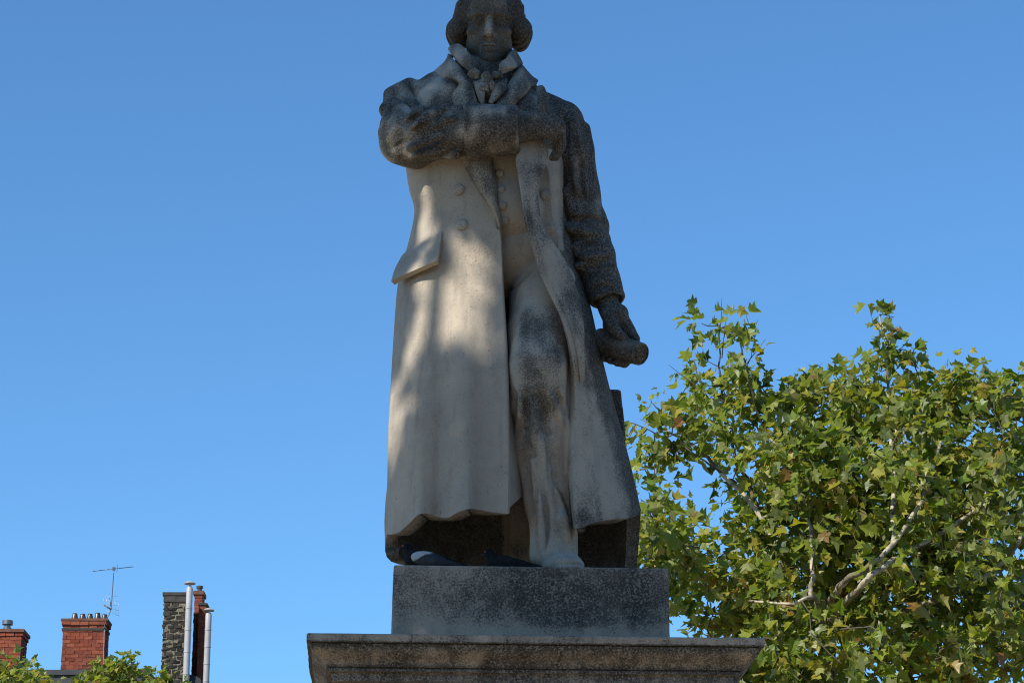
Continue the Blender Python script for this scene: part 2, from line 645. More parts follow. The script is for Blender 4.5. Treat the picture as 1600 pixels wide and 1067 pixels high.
M_SLATE = plain('dark_zinc_roof', (0.035, 0.036, 0.042), 0.6, 0.2)
M_FRAME = plain('white_window_frame', (0.7, 0.7, 0.68), 0.5, var=0.05)
M_GLASS = plain('window_glass', (0.03, 0.035, 0.04), 0.08, var=0.1, spec=0.8)
M_GROUND = plain('pale_square_gravel', (0.31, 0.24, 0.155), 0.95, var=0.2, scale=3.0)
M_FEATHER = plain('slate_feathers', (0.015, 0.014, 0.014), 0.85, var=0.35, scale=30, spec=0.12)
M_FEATHER_WHITE = plain('pale_feathers', (0.55, 0.56, 0.58), 0.6, var=0.25, scale=40)
def pied_wing():
    m, nt, b = new_mat('pied_wing')
    t = NT(nt)
    tc = t.n('ShaderNodeTexCoord')
    sx = t.n('ShaderNodeSeparateXYZ'); t.link(tc.outputs['Object'], sx.inputs[0])
    n1 = t.noise(40, 4, .6, tc.outputs['Object'])
    h = t.math('ADD', t.math('MULTIPLY', sx.outputs['X'], .35), sx.outputs['Z'])
    h = t.math('ADD', h, t.math('MULTIPLY', n1, .03))
    t.link(t.mixc(t.ramp(h, .098, .107), (.015, .014, .014), (.42, .41, .39)), b.inputs['Base Color'])
    b.inputs['Roughness'].default_value = .6
    return m


M_WING_WHITE = pied_wing()
M_BEAK = plain('dark_beak', (0.05, 0.04, 0.04), 0.4)
M_LEG = plain('pink_bird_leg', (0.25, 0.08, 0.07), 0.6)
M_EYE = plain('orange_bird_eye', (0.35, 0.10, 0.02), 0.2)

# ------------------------------------------------------------------ ground
gs = 900.0
ground = mesh_obj('ground', [(-gs, -gs, 0), (gs, -gs, 0), (gs, gs, 0), (-gs, gs, 0)], [(0, 1, 2, 3)], M_GROUND, None, False)
tag(ground, 'pale gravel of the square under the monument', None, None, 'structure')

def wob(seed, n=10, f=10.0):
    q = np.random.default_rng(seed)
    k = q.normal(size=(n, 3)) * f; ph = q.uniform(0, 6.3, n)
    def g(x, y, z):
        return sum(np.sin(x * k[i, 0] + y * k[i, 1] + z * k[i, 2] + ph[i]) for i in range(n)) / n ** 0.5
    return g


PATCH, PATCH2 = wob(101, 14, 7.0), wob(102, 16, 20.0)


# ------------------------------------------------------------------ pedestal
PSI = R(3.0)
BASE = np.array([0.055, 12.0])
H_PL = 0.626                                            # half width of the plinth block
cps, sps = math.cos(PSI), math.sin(PSI)


def turn(x, y, z):
    return np.stack([BASE[0] + x * cps - y * sps, BASE[1] + x * sps + y * cps, np.broadcast_to(z, np.shape(x))], -1)


fl = turn(np.array(-H_PL), np.array(-H_PL), 0.0)
Z_TOP = P(616, 881.5, fl[1])[2]
sl = turn(np.array(-1.0), np.array(-1.0), 0.0)
Z_SLAB = P(480, 988, sl[1])[2]


def square_sweep(prof, per_side=40):
    """prof: list of (half width, z): a square moulding with finely divided sides"""
    V, F = [], []
    m = per_side * 4
    for hw, z in prof:
        ts = np.linspace(-1, 1, per_side, endpoint=False)
        x = np.concatenate([ts, np.ones(per_side), -ts, -np.ones(per_side)]) * hw
        y = np.concatenate([-np.ones(per_side), ts, np.ones(per_side), -ts]) * hw
        V.append(turn(x, y, z))
    for i in range(len(prof) - 1):
        for j in range(m):
            F.append((i * m + j, i * m + (j + 1) % m, (i + 1) * m + (j + 1) % m, (i + 1) * m + j))
    F.append(tuple(range(m - 1, -1, -1)))
    F.append(tuple(range((len(prof) - 1) * m, len(prof) * m)))
    return np.concatenate(V), F


def worn(V, amt, seed):
    q = np.random.default_rng(seed)
    k = q.normal(size=(14, 3)) * 9; ph = q.uniform(0, 6.3, 14)
    d = sum(np.sin(V @ k[i] + ph[i]) for i in range(14)) / 14 ** 0.5
    k2 = q.normal(size=(14, 3)) * 42
    d2 = sum(np.sin(V @ k2[i] + ph[i]) for i in range(14)) / 14 ** 0.5
    c = np.array([BASE[0], BASE[1], 0]); out = V - c; out[:, 2] = 0
    out /= np.linalg.norm(out, axis=1, keepdims=True) + 1e-9
    return V - out * (amt * (d + 0.6 * d2))[:, None]


def zs(a, b, n): return list(np.linspace(a, b, n))


pedestal = empty('pedestal', (BASE[0], BASE[1], 0), 'square grey stone pedestal with moulded cornice and lichen-blackened plinth block', 'pedestal')


def plinth_grime(V):
    u, v, _ = proj(V)
    z = V[:, 2]
    t = (z - Z_SLAB) / (Z_TOP - Z_SLAB)
    g = 0.42 + 0.15 * np.exp(-((t - 0.66) / 0.27) ** 2)
    x = V[:, 0]
    g += .07 * PATCH(x, V[:, 1], z) + 0.10 * np.exp(-((x - 0.15) / 0.25) ** 2) * (t > 0.3) + 0.18 * np.exp(-((x - 0.58) / 0.1) ** 2) * (t > 0.2) + 0.06 * np.sin(5 * x + 1)
    g -= 0.30 * np.exp(-((t - 0.2) / 0.12) ** 2) + 0.10 * (t > 0.97)
    return g


h2 = H_PL
prof = [(h2, Z_SLAB + 0.004)] + [(h2, z) for z in zs(Z_SLAB + 0.02, Z_TOP - 0.012, 22)] + [(h2 - 0.004, Z_TOP - 0.003), (h2 - 0.012, Z_TOP)]
V, F_ = square_sweep(prof, 60)
V = worn(V, 0.0022, 3)
mesh_obj('plinth_block', V, F_, M_PLINTH, pedestal, True, 40, {'grime_shade': plinth_grime(V)})

# cornice: slab, fillet, cyma, fillets
zb = Z_SLAB
cor = [(1.0, zb - 0.036), (1.0, zb - 0.03), (1.0, zb - 0.015), (1.0, zb - 0.005), (0.994, zb)]
low = [(0.892, zb - 0.19), (0.892, zb - 0.150), (0.910, zb - 0.148), (0.910, zb - 0.136), (0.902, zb - 0.134), (0.902, zb - 0.130), (0.916, zb - 0.128), (0.916, zb - 0.122)]
for i in range(11):
    t = i / 10
    low.append((0.918 + 0.064 * (0.5 - 0.5 * math.cos(math.pi * t)) ** 0.9, zb - 0.122 + 0.072 * t))
low += [(0.984, zb - 0.048), (0.984, zb - 0.042), (0.974, zb - 0.041), (0.974, zb - 0.037)]
V, F_ = square_sweep(low + cor, 70)
V = worn(V, 0.0022, 5)


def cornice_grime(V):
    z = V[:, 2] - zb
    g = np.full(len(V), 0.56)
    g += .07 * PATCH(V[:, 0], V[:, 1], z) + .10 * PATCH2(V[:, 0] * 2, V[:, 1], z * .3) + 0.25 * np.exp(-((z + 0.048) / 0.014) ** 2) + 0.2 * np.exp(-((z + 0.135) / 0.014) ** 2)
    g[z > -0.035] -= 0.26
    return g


mesh_obj('cornice', V, F_, M_PLINTH, pedestal, True, 35, {'grime_shade': cornice_grime(V)})
V, F_ = square_sweep([(0.87, 0.55)] + [(0.87, z) for z in zs(0.9, zb - 0.191, 24)], 24)
mesh_obj('pedestal_die', V, F_, M_PLINTH, pedestal, True, 35, {'grime_shade': np.full(len(V), 0.42)})
V, F_ = square_sweep([(1.12, 0.0), (1.12, 0.36), (1.08, 0.40), (0.98, 0.46), (0.93, 0.50), (0.93, 0.549)], 12)
mesh_obj('pedestal_base', V, F_, M_PLINTH, pedestal, True, 35, {'grime_shade': np.full(len(V), 0.35)})

# ------------------------------------------------------------------ the statue
ORG = np.array([BASE[0], BASE[1], Z_TOP])
statue = empty('statue', ORG, 'weathered stone statue of a man in a long open coat holding a scroll', 'statue')


def blob(u, v, cx, cy, rx, ry):
    return np.exp(-(((u - cx) / rx) ** 2 + ((v - cy) / ry) ** 2))


def grime_shade_for(kind):
    core = grime_shade_core(kind)

    def f(V):
        x, y, z = V[:, 0], V[:, 1], V[:, 2]
        k = {'left': .35, 'waist': .4, 'leg': .6, 'head': .35, 'hair': .5, 'upper': 1.7, 'collar': 1.5}.get(kind, 1.0)
        run = PATCH2(x * 1.6, y * 1.6, z * .15)
        return core(V) + k * (.11 * PATCH(x, y, z) + .08 * PATCH2(x, y, z) + .08 * run)
    return f


def grime_shade_core(kind):
    def f(V):
        u, v, _ = proj(V)
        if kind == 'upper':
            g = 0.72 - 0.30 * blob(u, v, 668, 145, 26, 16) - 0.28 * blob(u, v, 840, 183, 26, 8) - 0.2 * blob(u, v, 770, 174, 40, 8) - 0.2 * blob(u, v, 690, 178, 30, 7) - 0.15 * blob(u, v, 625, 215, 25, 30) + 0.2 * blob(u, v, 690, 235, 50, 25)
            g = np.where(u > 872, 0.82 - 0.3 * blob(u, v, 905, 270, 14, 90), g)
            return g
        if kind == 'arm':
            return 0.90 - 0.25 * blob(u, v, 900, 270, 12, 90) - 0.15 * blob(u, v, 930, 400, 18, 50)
        if kind == 'head':
            return 0.64 - 0.40 * blob(u, v, 764, 45, 5, 15) + 0.15 * blob(u, v, 740, 35, 14, 10) + 0.15 * blob(u, v, 788, 35, 14, 10) - 0.15 * blob(u, v, 764, 0, 30, 12)  # paler nose bridge; shade of both eye sockets painted darker
        if kind == 'hair':
            return np.full(len(V), 0.78)
        if kind == 'left':
            g = 0.06 + 0.16 * blob(u, v, 672, 790, 30, 25) + 0.10 * blob(u, v, 650, 470, 40, 50) + 0.12 * blob(u, v, 725, 770, 25, 40) + 0.10 * blob(u, v, 755, 400, 40, 30) + .75 * blob(u, v, 610, 866, 18, 22)  # last blob paints the hem hollow's shade at the lower left
            return g
        if kind == 'lapel':
            return 0.48 + 0.10 * np.exp(-((v - 270) / 40) ** 2)
        if kind == 'band':
            return 0.36 + 0.22 * blob(u, v, 840, 300, 30, 60) + 0.20 * blob(u, v, 885, 470, 30, 90) - 0.25 * blob(u, v, 868, 440, 8, 60) - .35 * np.clip((268 - v) / 36, 0, 1)
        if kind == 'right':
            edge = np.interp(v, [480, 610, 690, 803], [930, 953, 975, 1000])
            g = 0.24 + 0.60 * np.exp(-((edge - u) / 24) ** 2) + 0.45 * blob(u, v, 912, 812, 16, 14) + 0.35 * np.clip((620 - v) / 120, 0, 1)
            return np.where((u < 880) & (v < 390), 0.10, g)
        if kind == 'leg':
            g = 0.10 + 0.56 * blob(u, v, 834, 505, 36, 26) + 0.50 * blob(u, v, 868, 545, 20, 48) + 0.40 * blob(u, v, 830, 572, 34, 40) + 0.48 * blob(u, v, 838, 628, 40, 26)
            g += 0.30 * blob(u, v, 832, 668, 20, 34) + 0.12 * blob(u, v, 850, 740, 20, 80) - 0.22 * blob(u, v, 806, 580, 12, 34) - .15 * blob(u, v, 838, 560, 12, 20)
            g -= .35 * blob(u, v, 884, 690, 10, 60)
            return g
        if kind == 'waist':
            return 0.16 + 0.1 * blob(u, v, 785, 250, 40, 30)
        if kind == 'collar':
            return 0.54 + 0.0 * u
        return np.full(len(V), 0.8)
    return f


def carve(name, vol, kind, parent, mat=None, it=1):
    V, F = vol.nets()
    if it: V = relax(V, F, it, 0.5)
    o = mesh_obj(name, V, F, mat or M_STATUE, parent, True, None, {'grime_shade': grime_shade_for(kind)(V)})
    return o, V, F


def drape(name, G, kind, parent, kr=6, kc=6, thick=0.03, disp=None, puff=0.0, sharp=42):
    V, F = sheet(G, kr, kc, thick, disp, puff)
    g = grime_shade_for(kind)(V)
    if name == 'coat_panel':                               # soot plus the hem hollow's shade, both painted on the lower lining
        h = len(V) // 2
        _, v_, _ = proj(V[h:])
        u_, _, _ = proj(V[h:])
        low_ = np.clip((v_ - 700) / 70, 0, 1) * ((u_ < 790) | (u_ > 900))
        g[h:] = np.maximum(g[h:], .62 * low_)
    o = mesh_obj(name, V, F, M_STATUE, parent, True, sharp, {'grime_shade': g})
    return o, V, F


def bvh(V, F):
    return BVHTree.FromPolygons([tuple(v) for v in V], [tuple(map(int, f)) for f in F])


def chisel(vol, lines):
    """cut ('sub') or raise ('u') tapering lines that follow the surface carved so far"""
    B = bvh(*vol.nets())
    for op, r, k, lift, pl in lines:
        pl = upsample(np.array(pl, float), 4, 0)
        pts = [on(B, x, y, lift, None) for x, y in pl]
        ok = [p for p in pts if p is not None]
        if len(ok) < 2: continue
        t = np.linspace(0, 1, len(ok))
        vol.chain(ok, np.maximum(.002, r * np.sin(np.pi * np.clip(t, .04, .96)) ** .7), k, op)


def on(B, px, py, lift=0.0, fallback=0.2):
    d = Vector(ray(px, py)).normalized()
    h = B.ray_cast(Vector(CAM), d)
    if h[0] is None:
        return None if fallback is None else Q(px, py, fallback)
    return np.array(h[0]) - np.array(d) * lift


# ---- coat body and the two sleeves (one carved piece)
lo = Q(560, 500, -0.2); hi = Q(1010, 60, 0.0)
v1 = Vol((Q(575, 200, 0)[0], 11.35, Q(700, 480, 0)[2]), (Q(1000, 300, 0)[0], 12.45, Q(700, 80, 0)[2]), 0.006)
# torso
v1.ell(Q(755, 235, -0.02), (0.37, 0.25, 0.46), 0.0)
v1.cone(Q(755, 125, -0.03), Q(655, 163, -0.03), 0.15, 0.115, 0.10)
v1.cone(Q(765, 150, -0.03), Q(872, 192, -0.04), 0.14, 0.110, 0.05)
v1.ell(Q(700, 190, 0.10), (0.20, 0.17, 0.22), 0.08)
v1.ell(Q(812, 205, 0.10), (0.19, 0.17, 0.20), 0.06)
v1.ell(Q(760, 330, -0.06), (0.34, 0.22, 0.40), 0.10)
# arm across the chest
v1.cone(Q(637, 168, -0.02), Q(634, 220, 0.16), 0.120, 0.126, 0.05)
v1.cone(Q(640, 215, 0.17), Q(745, 207, 0.37), 0.134, 0.115, 0.05)
v1.cone(Q(636, 205, 0.10), Q(650, 232, 0.2), 0.12, 0.10, 0.05)
for a, b, ra, rb in (  # sleeve folds
        ((612, 150, .02), (640, 134, .0), .040, .045), ((604, 172, .06), (628, 142, .03), .04, .03), ((606, 195, .16), (655, 176, .20), .034, .03),
        ((612, 215, .23), (668, 190, .30), .034, .026), ((650, 245, .24), (700, 222, .36), .03, .03), ((640, 178, .16), (676, 170, .2), .03, .03),
        ((668, 240, .27), (712, 240, .34), .035, .03), ((690, 178, .31), (722, 172, .36), .03, .025), ((655, 200, .33), (708, 186, .42), .028, .018), ((640, 232, .32), (690, 212, .43), .026, .018), ((600, 205, .16), (622, 238, .22), .03, .03)):
    v1.cone(Q(a[0], a[1], a[2] + .022), Q(b[0], b[1], b[2] + .022), ra, rb, 0.016)
v1.ell(Q(637, 150, .05), (.052, .055, .060), .012)
v1.ell(Q(616, 165, .04), (.060, .060, .070), .012)
chisel(v1, [
    ('sub', .016, .008, .0, [(642, 129), (650, 146), (655, 168)]), ('sub', .013, .008, .0, [(612, 146), (632, 160), (650, 172)]),
    ('u', .026, .012, .006, [(700, 170), (676, 180), (655, 193), (640, 202)]), ('sub', .018, .008, .0, [(697, 180), (678, 188), (660, 200), (646, 208)]),
    ('u', .020, .012, .004, [(668, 170), (650, 178), (632, 190)]), ('sub', .012, .008, .0, [(662, 178), (646, 186), (630, 197)]),
    ('u', .022, .015, .004, [(622, 160), (606, 180), (600, 205)]), ('sub', .012, .008, .0, [(628, 168), (614, 188), (608, 212)]),
    ('sub', .010, .01, .0, [(612, 232), (630, 222), (652, 216)]), ('u', .016, .012, .002, [(640, 246), (672, 238), (704, 234)]), ('sub', .010, .01, 0., [(668, 246), (694, 240), (720, 228)])])
# cuff
v1.cyl(Q(729, 207, 0.355), Q(812, 203, 0.38), 0.141, 0.003, 'u', 0.117, 0.014)
ga = Q(727, 207, .352); gax = Q(812, 203, .38) - ga; gax /= np.linalg.norm(gax)


def groove(x, y, z):
    X, Y, Z = x - ga[0], y - ga[1], z - ga[2]
    t = X * gax[0] + Y * gax[1] + Z * gax[2]
    rad = np.sqrt(np.maximum(X * X + Y * Y + Z * Z - t * t, 0))
    return np.maximum(np.abs(t) - .010, .112 - rad)


v1.mix(groove, ga - .16, ga + .16, .004, 'sub')
# right-hand sleeve hanging down
v1.chain([Q(880, 195, -.04), Q(889, 240, -.05), Q(903, 310, -.07), Q(911, 350, -.07), Q(926, 405, -.03), Q(945, 452, .02)],
         [.112, .108, .104, .112, .105, .088], 0.05)
for a, b, ra, rb in (((893, 330, .03), (940, 352, -.02), .03, .03), ((890, 355, .05), (942, 372, .0), .03, .028), ((896, 385, .06), (948, 395, .03), .025, .03),
                     ((884, 300, .04), (905, 345, .05), .03, .03), ((905, 415, .08), (955, 425, .06), .022, .022), ((915, 200, -.02), (925, 300, -.04), .03, .03),
                     ((890, 190, .06), (898, 300, .05), .03, .03)):
    v1.cone(Q(*a), Q(*b), ra, rb, 0.03)
for a, b in (((885, 345, .08), (925, 342, .06)), ((890, 372, .09), (930, 382, .08)), ((882, 215, .08), (888, 300, .08))):
    v1.cone(Q(*a), Q(*b), .012, .008, 0.02, 'sub')
# cuff roll at the lower sleeve
ca, cb = Q(938, 440, .02), Q(951, 474, .045)
v1.cyl(ca, cb, 0.090, 0.01, 'u', 0.094, 0.02)
dcb = (cb - ca) / np.linalg.norm(cb - ca)
v1.cyl(cb - dcb * 0.035, cb + dcb * 0.05, 0.068, 0.01, 'sub', 0.074, 0.01)
chisel(v1, [
    ('sub', .014, .01, 0., [(876, 172), (886, 200), (888, 240)]), ('u', .022, .015, .004, [(892, 168), (902, 210), (912, 270), (918, 310)]), ('sub', .014, .012, 0., [(884, 255), (894, 300), (900, 332)]),
    ('sub', .016, .01, 0., [(880, 338), (902, 345), (925, 340), (942, 348)]), ('u', .024, .014, .004, [(884, 356), (908, 362), (938, 366)]), ('sub', .016, .01, 0., [(882, 376), (908, 382), (930, 378)]),
    ('u', .020, .014, .004, [(896, 398), (920, 402), (950, 398)]), ('sub', .014, .01, 0., [(902, 418), (924, 418), (948, 410)]), ('sub', .014, .01, 0., [(922, 456), (934, 448), (952, 446), (968, 456)])])
wb = wob(11, 10, 16.0); wb2 = wob(12, 12, 45.0)
v1.disp(lambda x, y, z: 0.0035 * wb(x, y, z) + 0.0015 * wb2(x, y, z))
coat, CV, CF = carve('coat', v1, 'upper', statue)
CB = bvh(CV, CF)

# ---- coat skirt, left half seen from the front: opening edge -> left silhouette -> back
yr = [246, 275, 300, 330, 370, 410, 450, 520, 600, 680, 750, 806]
XL = np.interp(yr, [246, 290, 330, 370, 410, 450, 520, 600, 680, 760, 806], [632, 639, 649, 642, 631, 622, 616, 611, 607, 604, 604])
XO = np.interp(yr, [246, 290, 330, 370, 410, 450, 520, 600, 680, 760, 806], [766, 772, 779, 783, 785, 786, 789, 792, 794, 796, 796])
WF = np.interp(yr, [246, 330, 450, 600, 806], [.27, .27, .31, .37, .43])
WM = np.interp(yr, [246, 330, 450, 600, 806], [-.04, -.04, -.02, .0, .0])
WB = np.interp(yr, [246, 330, 450, 600, 806], [-.26, -.25, -.32, -.38, -.42])
HEM = [(0, 801), (.08, 802), (.3, 794), (.4, 797), (.47, 808), (.55, 809), (.66, 802), (.75, 804), (.82, 818), (.88, 830), (.95, 834), (1, 838)]
ts = [0, .05, .14, .24, .33, .42, .5, .58, .66, .74, .82, .90, .96, 1.0]
G = []
for i, y in enumerate(yr):
    row = []
    W = XO[i] - XL[i]
    amp = np.interp(y, [246, 420, 600, 806], [0, .004, .018, .050])
    rt = np.interp(y, [560, 640, 760, 806], [0, 8, 34, 38])
    yr0 = y if i < len(yr) - 1 else 776
    row.append(Q(XO[i] + 2 + rt, min(yr0, 745 + .2 * (y - 745)) if y > 745 else y, WF[i] - .09 - rt * .007))
    row.append(Q(XO[i] + 1.5, y if i < len(yr) - 1 else 792, WF[i] - .03))
    for t in ts:
        x = XO[i] - t * W
        w = WM[i] + (WF[i] - WM[i]) * (1 - t ** 2.3) ** (1 / 2.1)
        w += amp * (1 - t ** 6) * (math.cos((t - .36) * 2 * math.pi / .40) * (0.9 if t > .15 else .5))
        yy = y if i < len(yr) - 1 else np.interp(t, [h[0] for h in HEM], [h[1] for h in HEM])
        if i == len(yr) - 2: yy = np.interp(t, [0, .8, 1], [750, 752, 772])
        row.append(Q(x, yy, w))
    for s in (.3, .6, .85, 1.0):
        x = XL[i] + 3 + s ** 1.6 * (806 - XL[i])
        w = WM[i] + (WB[i] - WM[i]) * (1 - (1 - s) ** 2.2) ** (1 / 2.0)
        if i >= len(yr) - 2 and s == .3:
            row.append(Q(XL[i] + 7, 877 if i == len(yr) - 1 else 800, -.08))
            continue
        q = Q(x, y, w)
        if i == len(yr) - 1: q[2] = Z_TOP + 0.012 if s > .6 else Q(622, 882, -.2)[2]
        if i == len(yr) - 2: q[2] = Z_TOP + 0.16 if s > .6 else Q(620, 815, -.2)[2]
        row.append(q)
    G.append(row)
wl1 = wob(21, 8, 4.0)


def left_disp(U, Vv, S):
    s = 0.005 * wl1(S[..., 0], S[..., 1], S[..., 2])
    # pull of the cloth from the waist towards the elbow
    return s * (1 - U ** 8)


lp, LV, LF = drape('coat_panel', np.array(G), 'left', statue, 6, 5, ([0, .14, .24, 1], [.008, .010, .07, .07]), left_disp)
LB = bvh(LV, LF)


# pocket flap
G = [[on(LB, 628, 399, .012, .05), on(LB, 645, 384, .012), on(LB, 668, 371, .012), on(LB, 690, 361, .012)],
     [Q(617, 420, .10), on(LB, 640, 406, .045), on(LB, 664, 395, .045), on(LB, 687, 385, .036)],
     [Q(611, 440, .13), on(LB, 637, 427, .10), on(LB, 662, 416, .092), on(LB, 683, 407, .07)]]
drape('pocket_flap', G, 'left', statue, 6, 6, 0.028, None, 0.008)


def button(px, py, B, r, name='button'):
    d = Vector(ray(px, py)).normalized()
    h = B.ray_cast(Vector(CAM), d)
    c, n = (np.array(h[0]), np.array(h[1])) if h[0] is not None else (Q(px, py, .3), np.array([0, -1., 0]))
    if n.dot(np.array(d)) > 0: n = -n
    m = MB()
    m.lathe([(r * 1.02, -0.01), (r, 0.004), (r * .93, .010), (r * .6, .013), (r * .2, .014)], c, n, 20)
    return m.build(name, M_STATUE, statue, True, 60, attrs={'grime_shade': np.full(100, 0.22)})


for px, py in ((717, 297), (722, 352)):
    button(px, py, LB, 0.030)

# lower lapel of the left half
G = []
for (xa, ya), (xb, yb), l in zip([(716, 240), (728, 262), (744, 290), (757, 311), (768, 328), (779, 356)], [(767, 238), (771, 262), (776, 290), (779, 311), (781, 328), (784, 356)], (1, 1, 1, 1, .9, .4)):
    G.append([Q(xa - 2, ya, .25), Q(xa, ya, .27 + .02 * l), Q(xa + (xb - xa) * .35, ya, .285 + .035 * l), Q(xa + (xb - xa) * .75, ya, .28 + .03 * l), Q(xb, yb, .27), Q(xb, yb, .22)])
drape('lapel', np.array(G), 'lapel', statue, 6, 6, 0.022)
# ---- waistcoat, breeches front
v2 = Vol((Q(735, 300, 0)[0], 11.45, Q(700, 480, 0)[2]), (Q(890, 300, 0)[0], 12.3, Q(700, 225, 0)[2]), 0.0075)
v2.ell(Q(795, 270, 0.0), (0.25, 0.255, 0.40), 0.0)
v2.ell(Q(800, 345, 0.02), (0.22, 0.265, 0.22), 0.06)
zc0 = Q(800, 366, .27)[2]
v2.mix(lambda x, y, z: (zc0 - z) + 0 * x + 0 * y, v2.lo, v2.lo + v2.n * v2.h, 0, 'and')
wco, WV, WF_ = carve('waistcoat', v2, 'waist', statue)
WBV = bvh(WV, WF_)
for px, py in ((781, 272), (783, 297), (786, 322), (789, 345)):
    button(px, py, WBV, 0.021)

# ---- trouser leg with the breeches front, and the far leg in the shade
zlo = Z_TOP + 0.005
v3 = Vol((Q(690, 700, 0)[0], 11.35, zlo - .03), (Q(925, 700, 0)[0], 12.35, Q(800, 345, 0)[2]), 0.006)
v3.ell(Q(808, 390, 0.0), (0.22, 0.215, 0.26), 0.0)
v3.ell(Q(806, 410, 0.0), (0.17, 0.20, 0.12), 0.05)
v3.chain([Q(850, 452, .06), Q(842, 520, .20), Q(840, 575, .30)], [.165, .155, .135], 0.012)
v3.chain([Q(840, 575, .30), Q(840, 612, .29), Q(849, 690, .22), Q(861, 780, .18), Q(869, 858, .17)], [.137, .130, .132, .122, .105], 0.04)
v3.ell(Q(838, 580, .35), (.10, .09, .12), 0.05)
for a, b, ra, rb in (
        ((806, 632, .30), (838, 668, .33), .022, .03), ((820, 628, .34), (846, 690, .33), .02, .026), ((872, 625, .30), (884, 700, .24), .024, .03),
        ((812, 690, .24), (838, 835, .24), .032, .022), ((846, 690, .34), (868, 850, .30), .032, .026), ((884, 690, .24), (893, 830, .22), .03, .024),
        ((832, 720, .33), (852, 850, .30), .018, .03), ((880, 640, .28), (892, 664, .26), .02, .02), ((866, 800, .30), (888, 868, .28), .025, .04),
        ((838, 812, .26), (842, 868, .27), .03, .045), ((858, 800, .27), (865, 872, .30), .03, .06), ((800, 600, .26), (806, 640, .28), .03, .02)):
    v3.cone(Q(a[0], a[1], a[2] + .014), Q(b[0], b[1], b[2] + .014), ra, rb, 0.03)
v3.mix(lambda x, y, z: (zlo - z) + 0 * x + 0 * y, v3.lo, v3.lo + v3.n * v3.h, 0, 'and')
chisel(v3, [
    ('sub', .014, .01, 0., [(832, 416), (812, 440), (791, 462)]),
    ('sub', .016, .012, 0., [(800, 606), (806, 628), (801, 652)]), ('u', .016, .012, .004, [(812, 612), (814, 640), (806, 672)]), ('sub', .014, .01, 0., [(820, 616), (824, 650), (816, 690)]),
    ('u', .018, .012, .004, [(832, 622), (836, 660), (831, 700)]), ('sub', .016, .012, 0., [(845, 612), (852, 650), (858, 700), (860, 760)]), ('u', .018, .014, .004, [(858, 612), (868, 640), (880, 668)]),
    ('sub', .014, .01, 0., [(868, 604), (876, 628), (886, 652)]), ('u', .022, .016, .006, [(886, 650), (890, 690), (888, 740)]),
    ('u', .026, .014, .008, [(866, 760), (876, 800), (888, 845)]), ('sub', .022, .010, 0., [(873, 764), (882, 800), (893, 838)]), ('sub', .016, .014, 0., [(834, 740), (838, 800), (842, 864)]),
    ('sub', .018, .014, 0., [(850, 770), (852, 820), (852, 866)]), ('u', .016, .014, .004, [(842, 760), (846, 820), (848, 866)])])
wk = wob(31, 10, 14.0); wk2 = wob(32, 10, 40.0)
v3.disp(lambda x, y, z: 0.003 * wk(x, y, z) + 0.0012 * wk2(x, y, z))
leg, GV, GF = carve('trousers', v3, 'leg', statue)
GB = bvh(GV, GF)
# shoe
v4 = Vol((Q(830, 870, 0)[0], 11.36, Z_TOP - .02), (Q(930, 870, 0)[0], 11.95, Z_TOP + .2), 0.006)
v4.cone(np.array([Q(872, 870, .2)[0], 11.80, Z_TOP + .06]), np.array([Q(884, 870, .4)[0], 11.53, Z_TOP + .045]), .075, .062, 0.0)
v4.ell(np.array([Q(886, 870, .4)[0], 11.52, Z_TOP + .034]), (.078, .09, .045), 0.03)
v4.ell(np.array([Q(874, 870, .3)[0], 11.66, Z_TOP + .06]), (.085, .10, .065), 0.03)
sx = Q(886, 870, .4)[0]
v4.mix(lambda x, y, z: np.maximum(np.sqrt(((x - sx) / .090) ** 2 + ((y - 11.55) / .135) ** 2) * .09 - .09, np.abs(z - Z_TOP - .008) - .010), (sx - .1, 11.4, Z_TOP - .02), (sx + .1, 11.7, Z_TOP + .03), 0.002, 'u')
v4.mix(lambda x, y, z: np.maximum(.078 - np.sqrt(((x - sx) / .090) ** 2 + ((y - 11.55) / .135) ** 2) * .09, np.abs(z - Z_TOP - .024) - .004), (sx - .1, 11.38, Z_TOP), (sx + .1, 11.7, Z_TOP + .04), 0.002, 'sub')
v4.mix(lambda x, y, z: (Z_TOP + .002 - z) + 0 * x + 0 * y, v4.lo, v4.lo + v4.n * v4.h, 0, 'and')
carve('shoe', v4, 'waist', statue)

# ---- coat skirt, right half: inner edge -> right silhouette -> back
yq = [240, 275, 310, 345, 380, 430, 480, 545, 615, 690, 760, 822]
XI = np.interp(yq, [240, 275, 310, 345, 380, 430, 480, 545, 615, 690, 760, 822], [826, 840, 842, 846, 856, 862, 872, 889, 896, 893, 896, 899])
XR = np.interp(yq, [240, 300, 345, 380, 430, 480, 545, 610, 690, 745, 760, 822], [885, 885, 890, 898, 908, 924, 938, 953, 975, 988, 991, 1001])
WI = np.interp(yq, [240, 345, 430, 545, 690, 822], [.20, .19, .22, .30, .36, .42])
WR = np.interp(yq, [240, 345, 545, 822], [-.02, -.02, .0, .02])
WBR = np.interp(yq, [240, 330, 450, 600, 822], [-.26, -.25, -.30, -.34, -.36])
HEMR = [(0, 826), (.1, 823), (.25, 817), (.45, 812), (.7, 810), (.88, 808), (1, 803)]
G = []
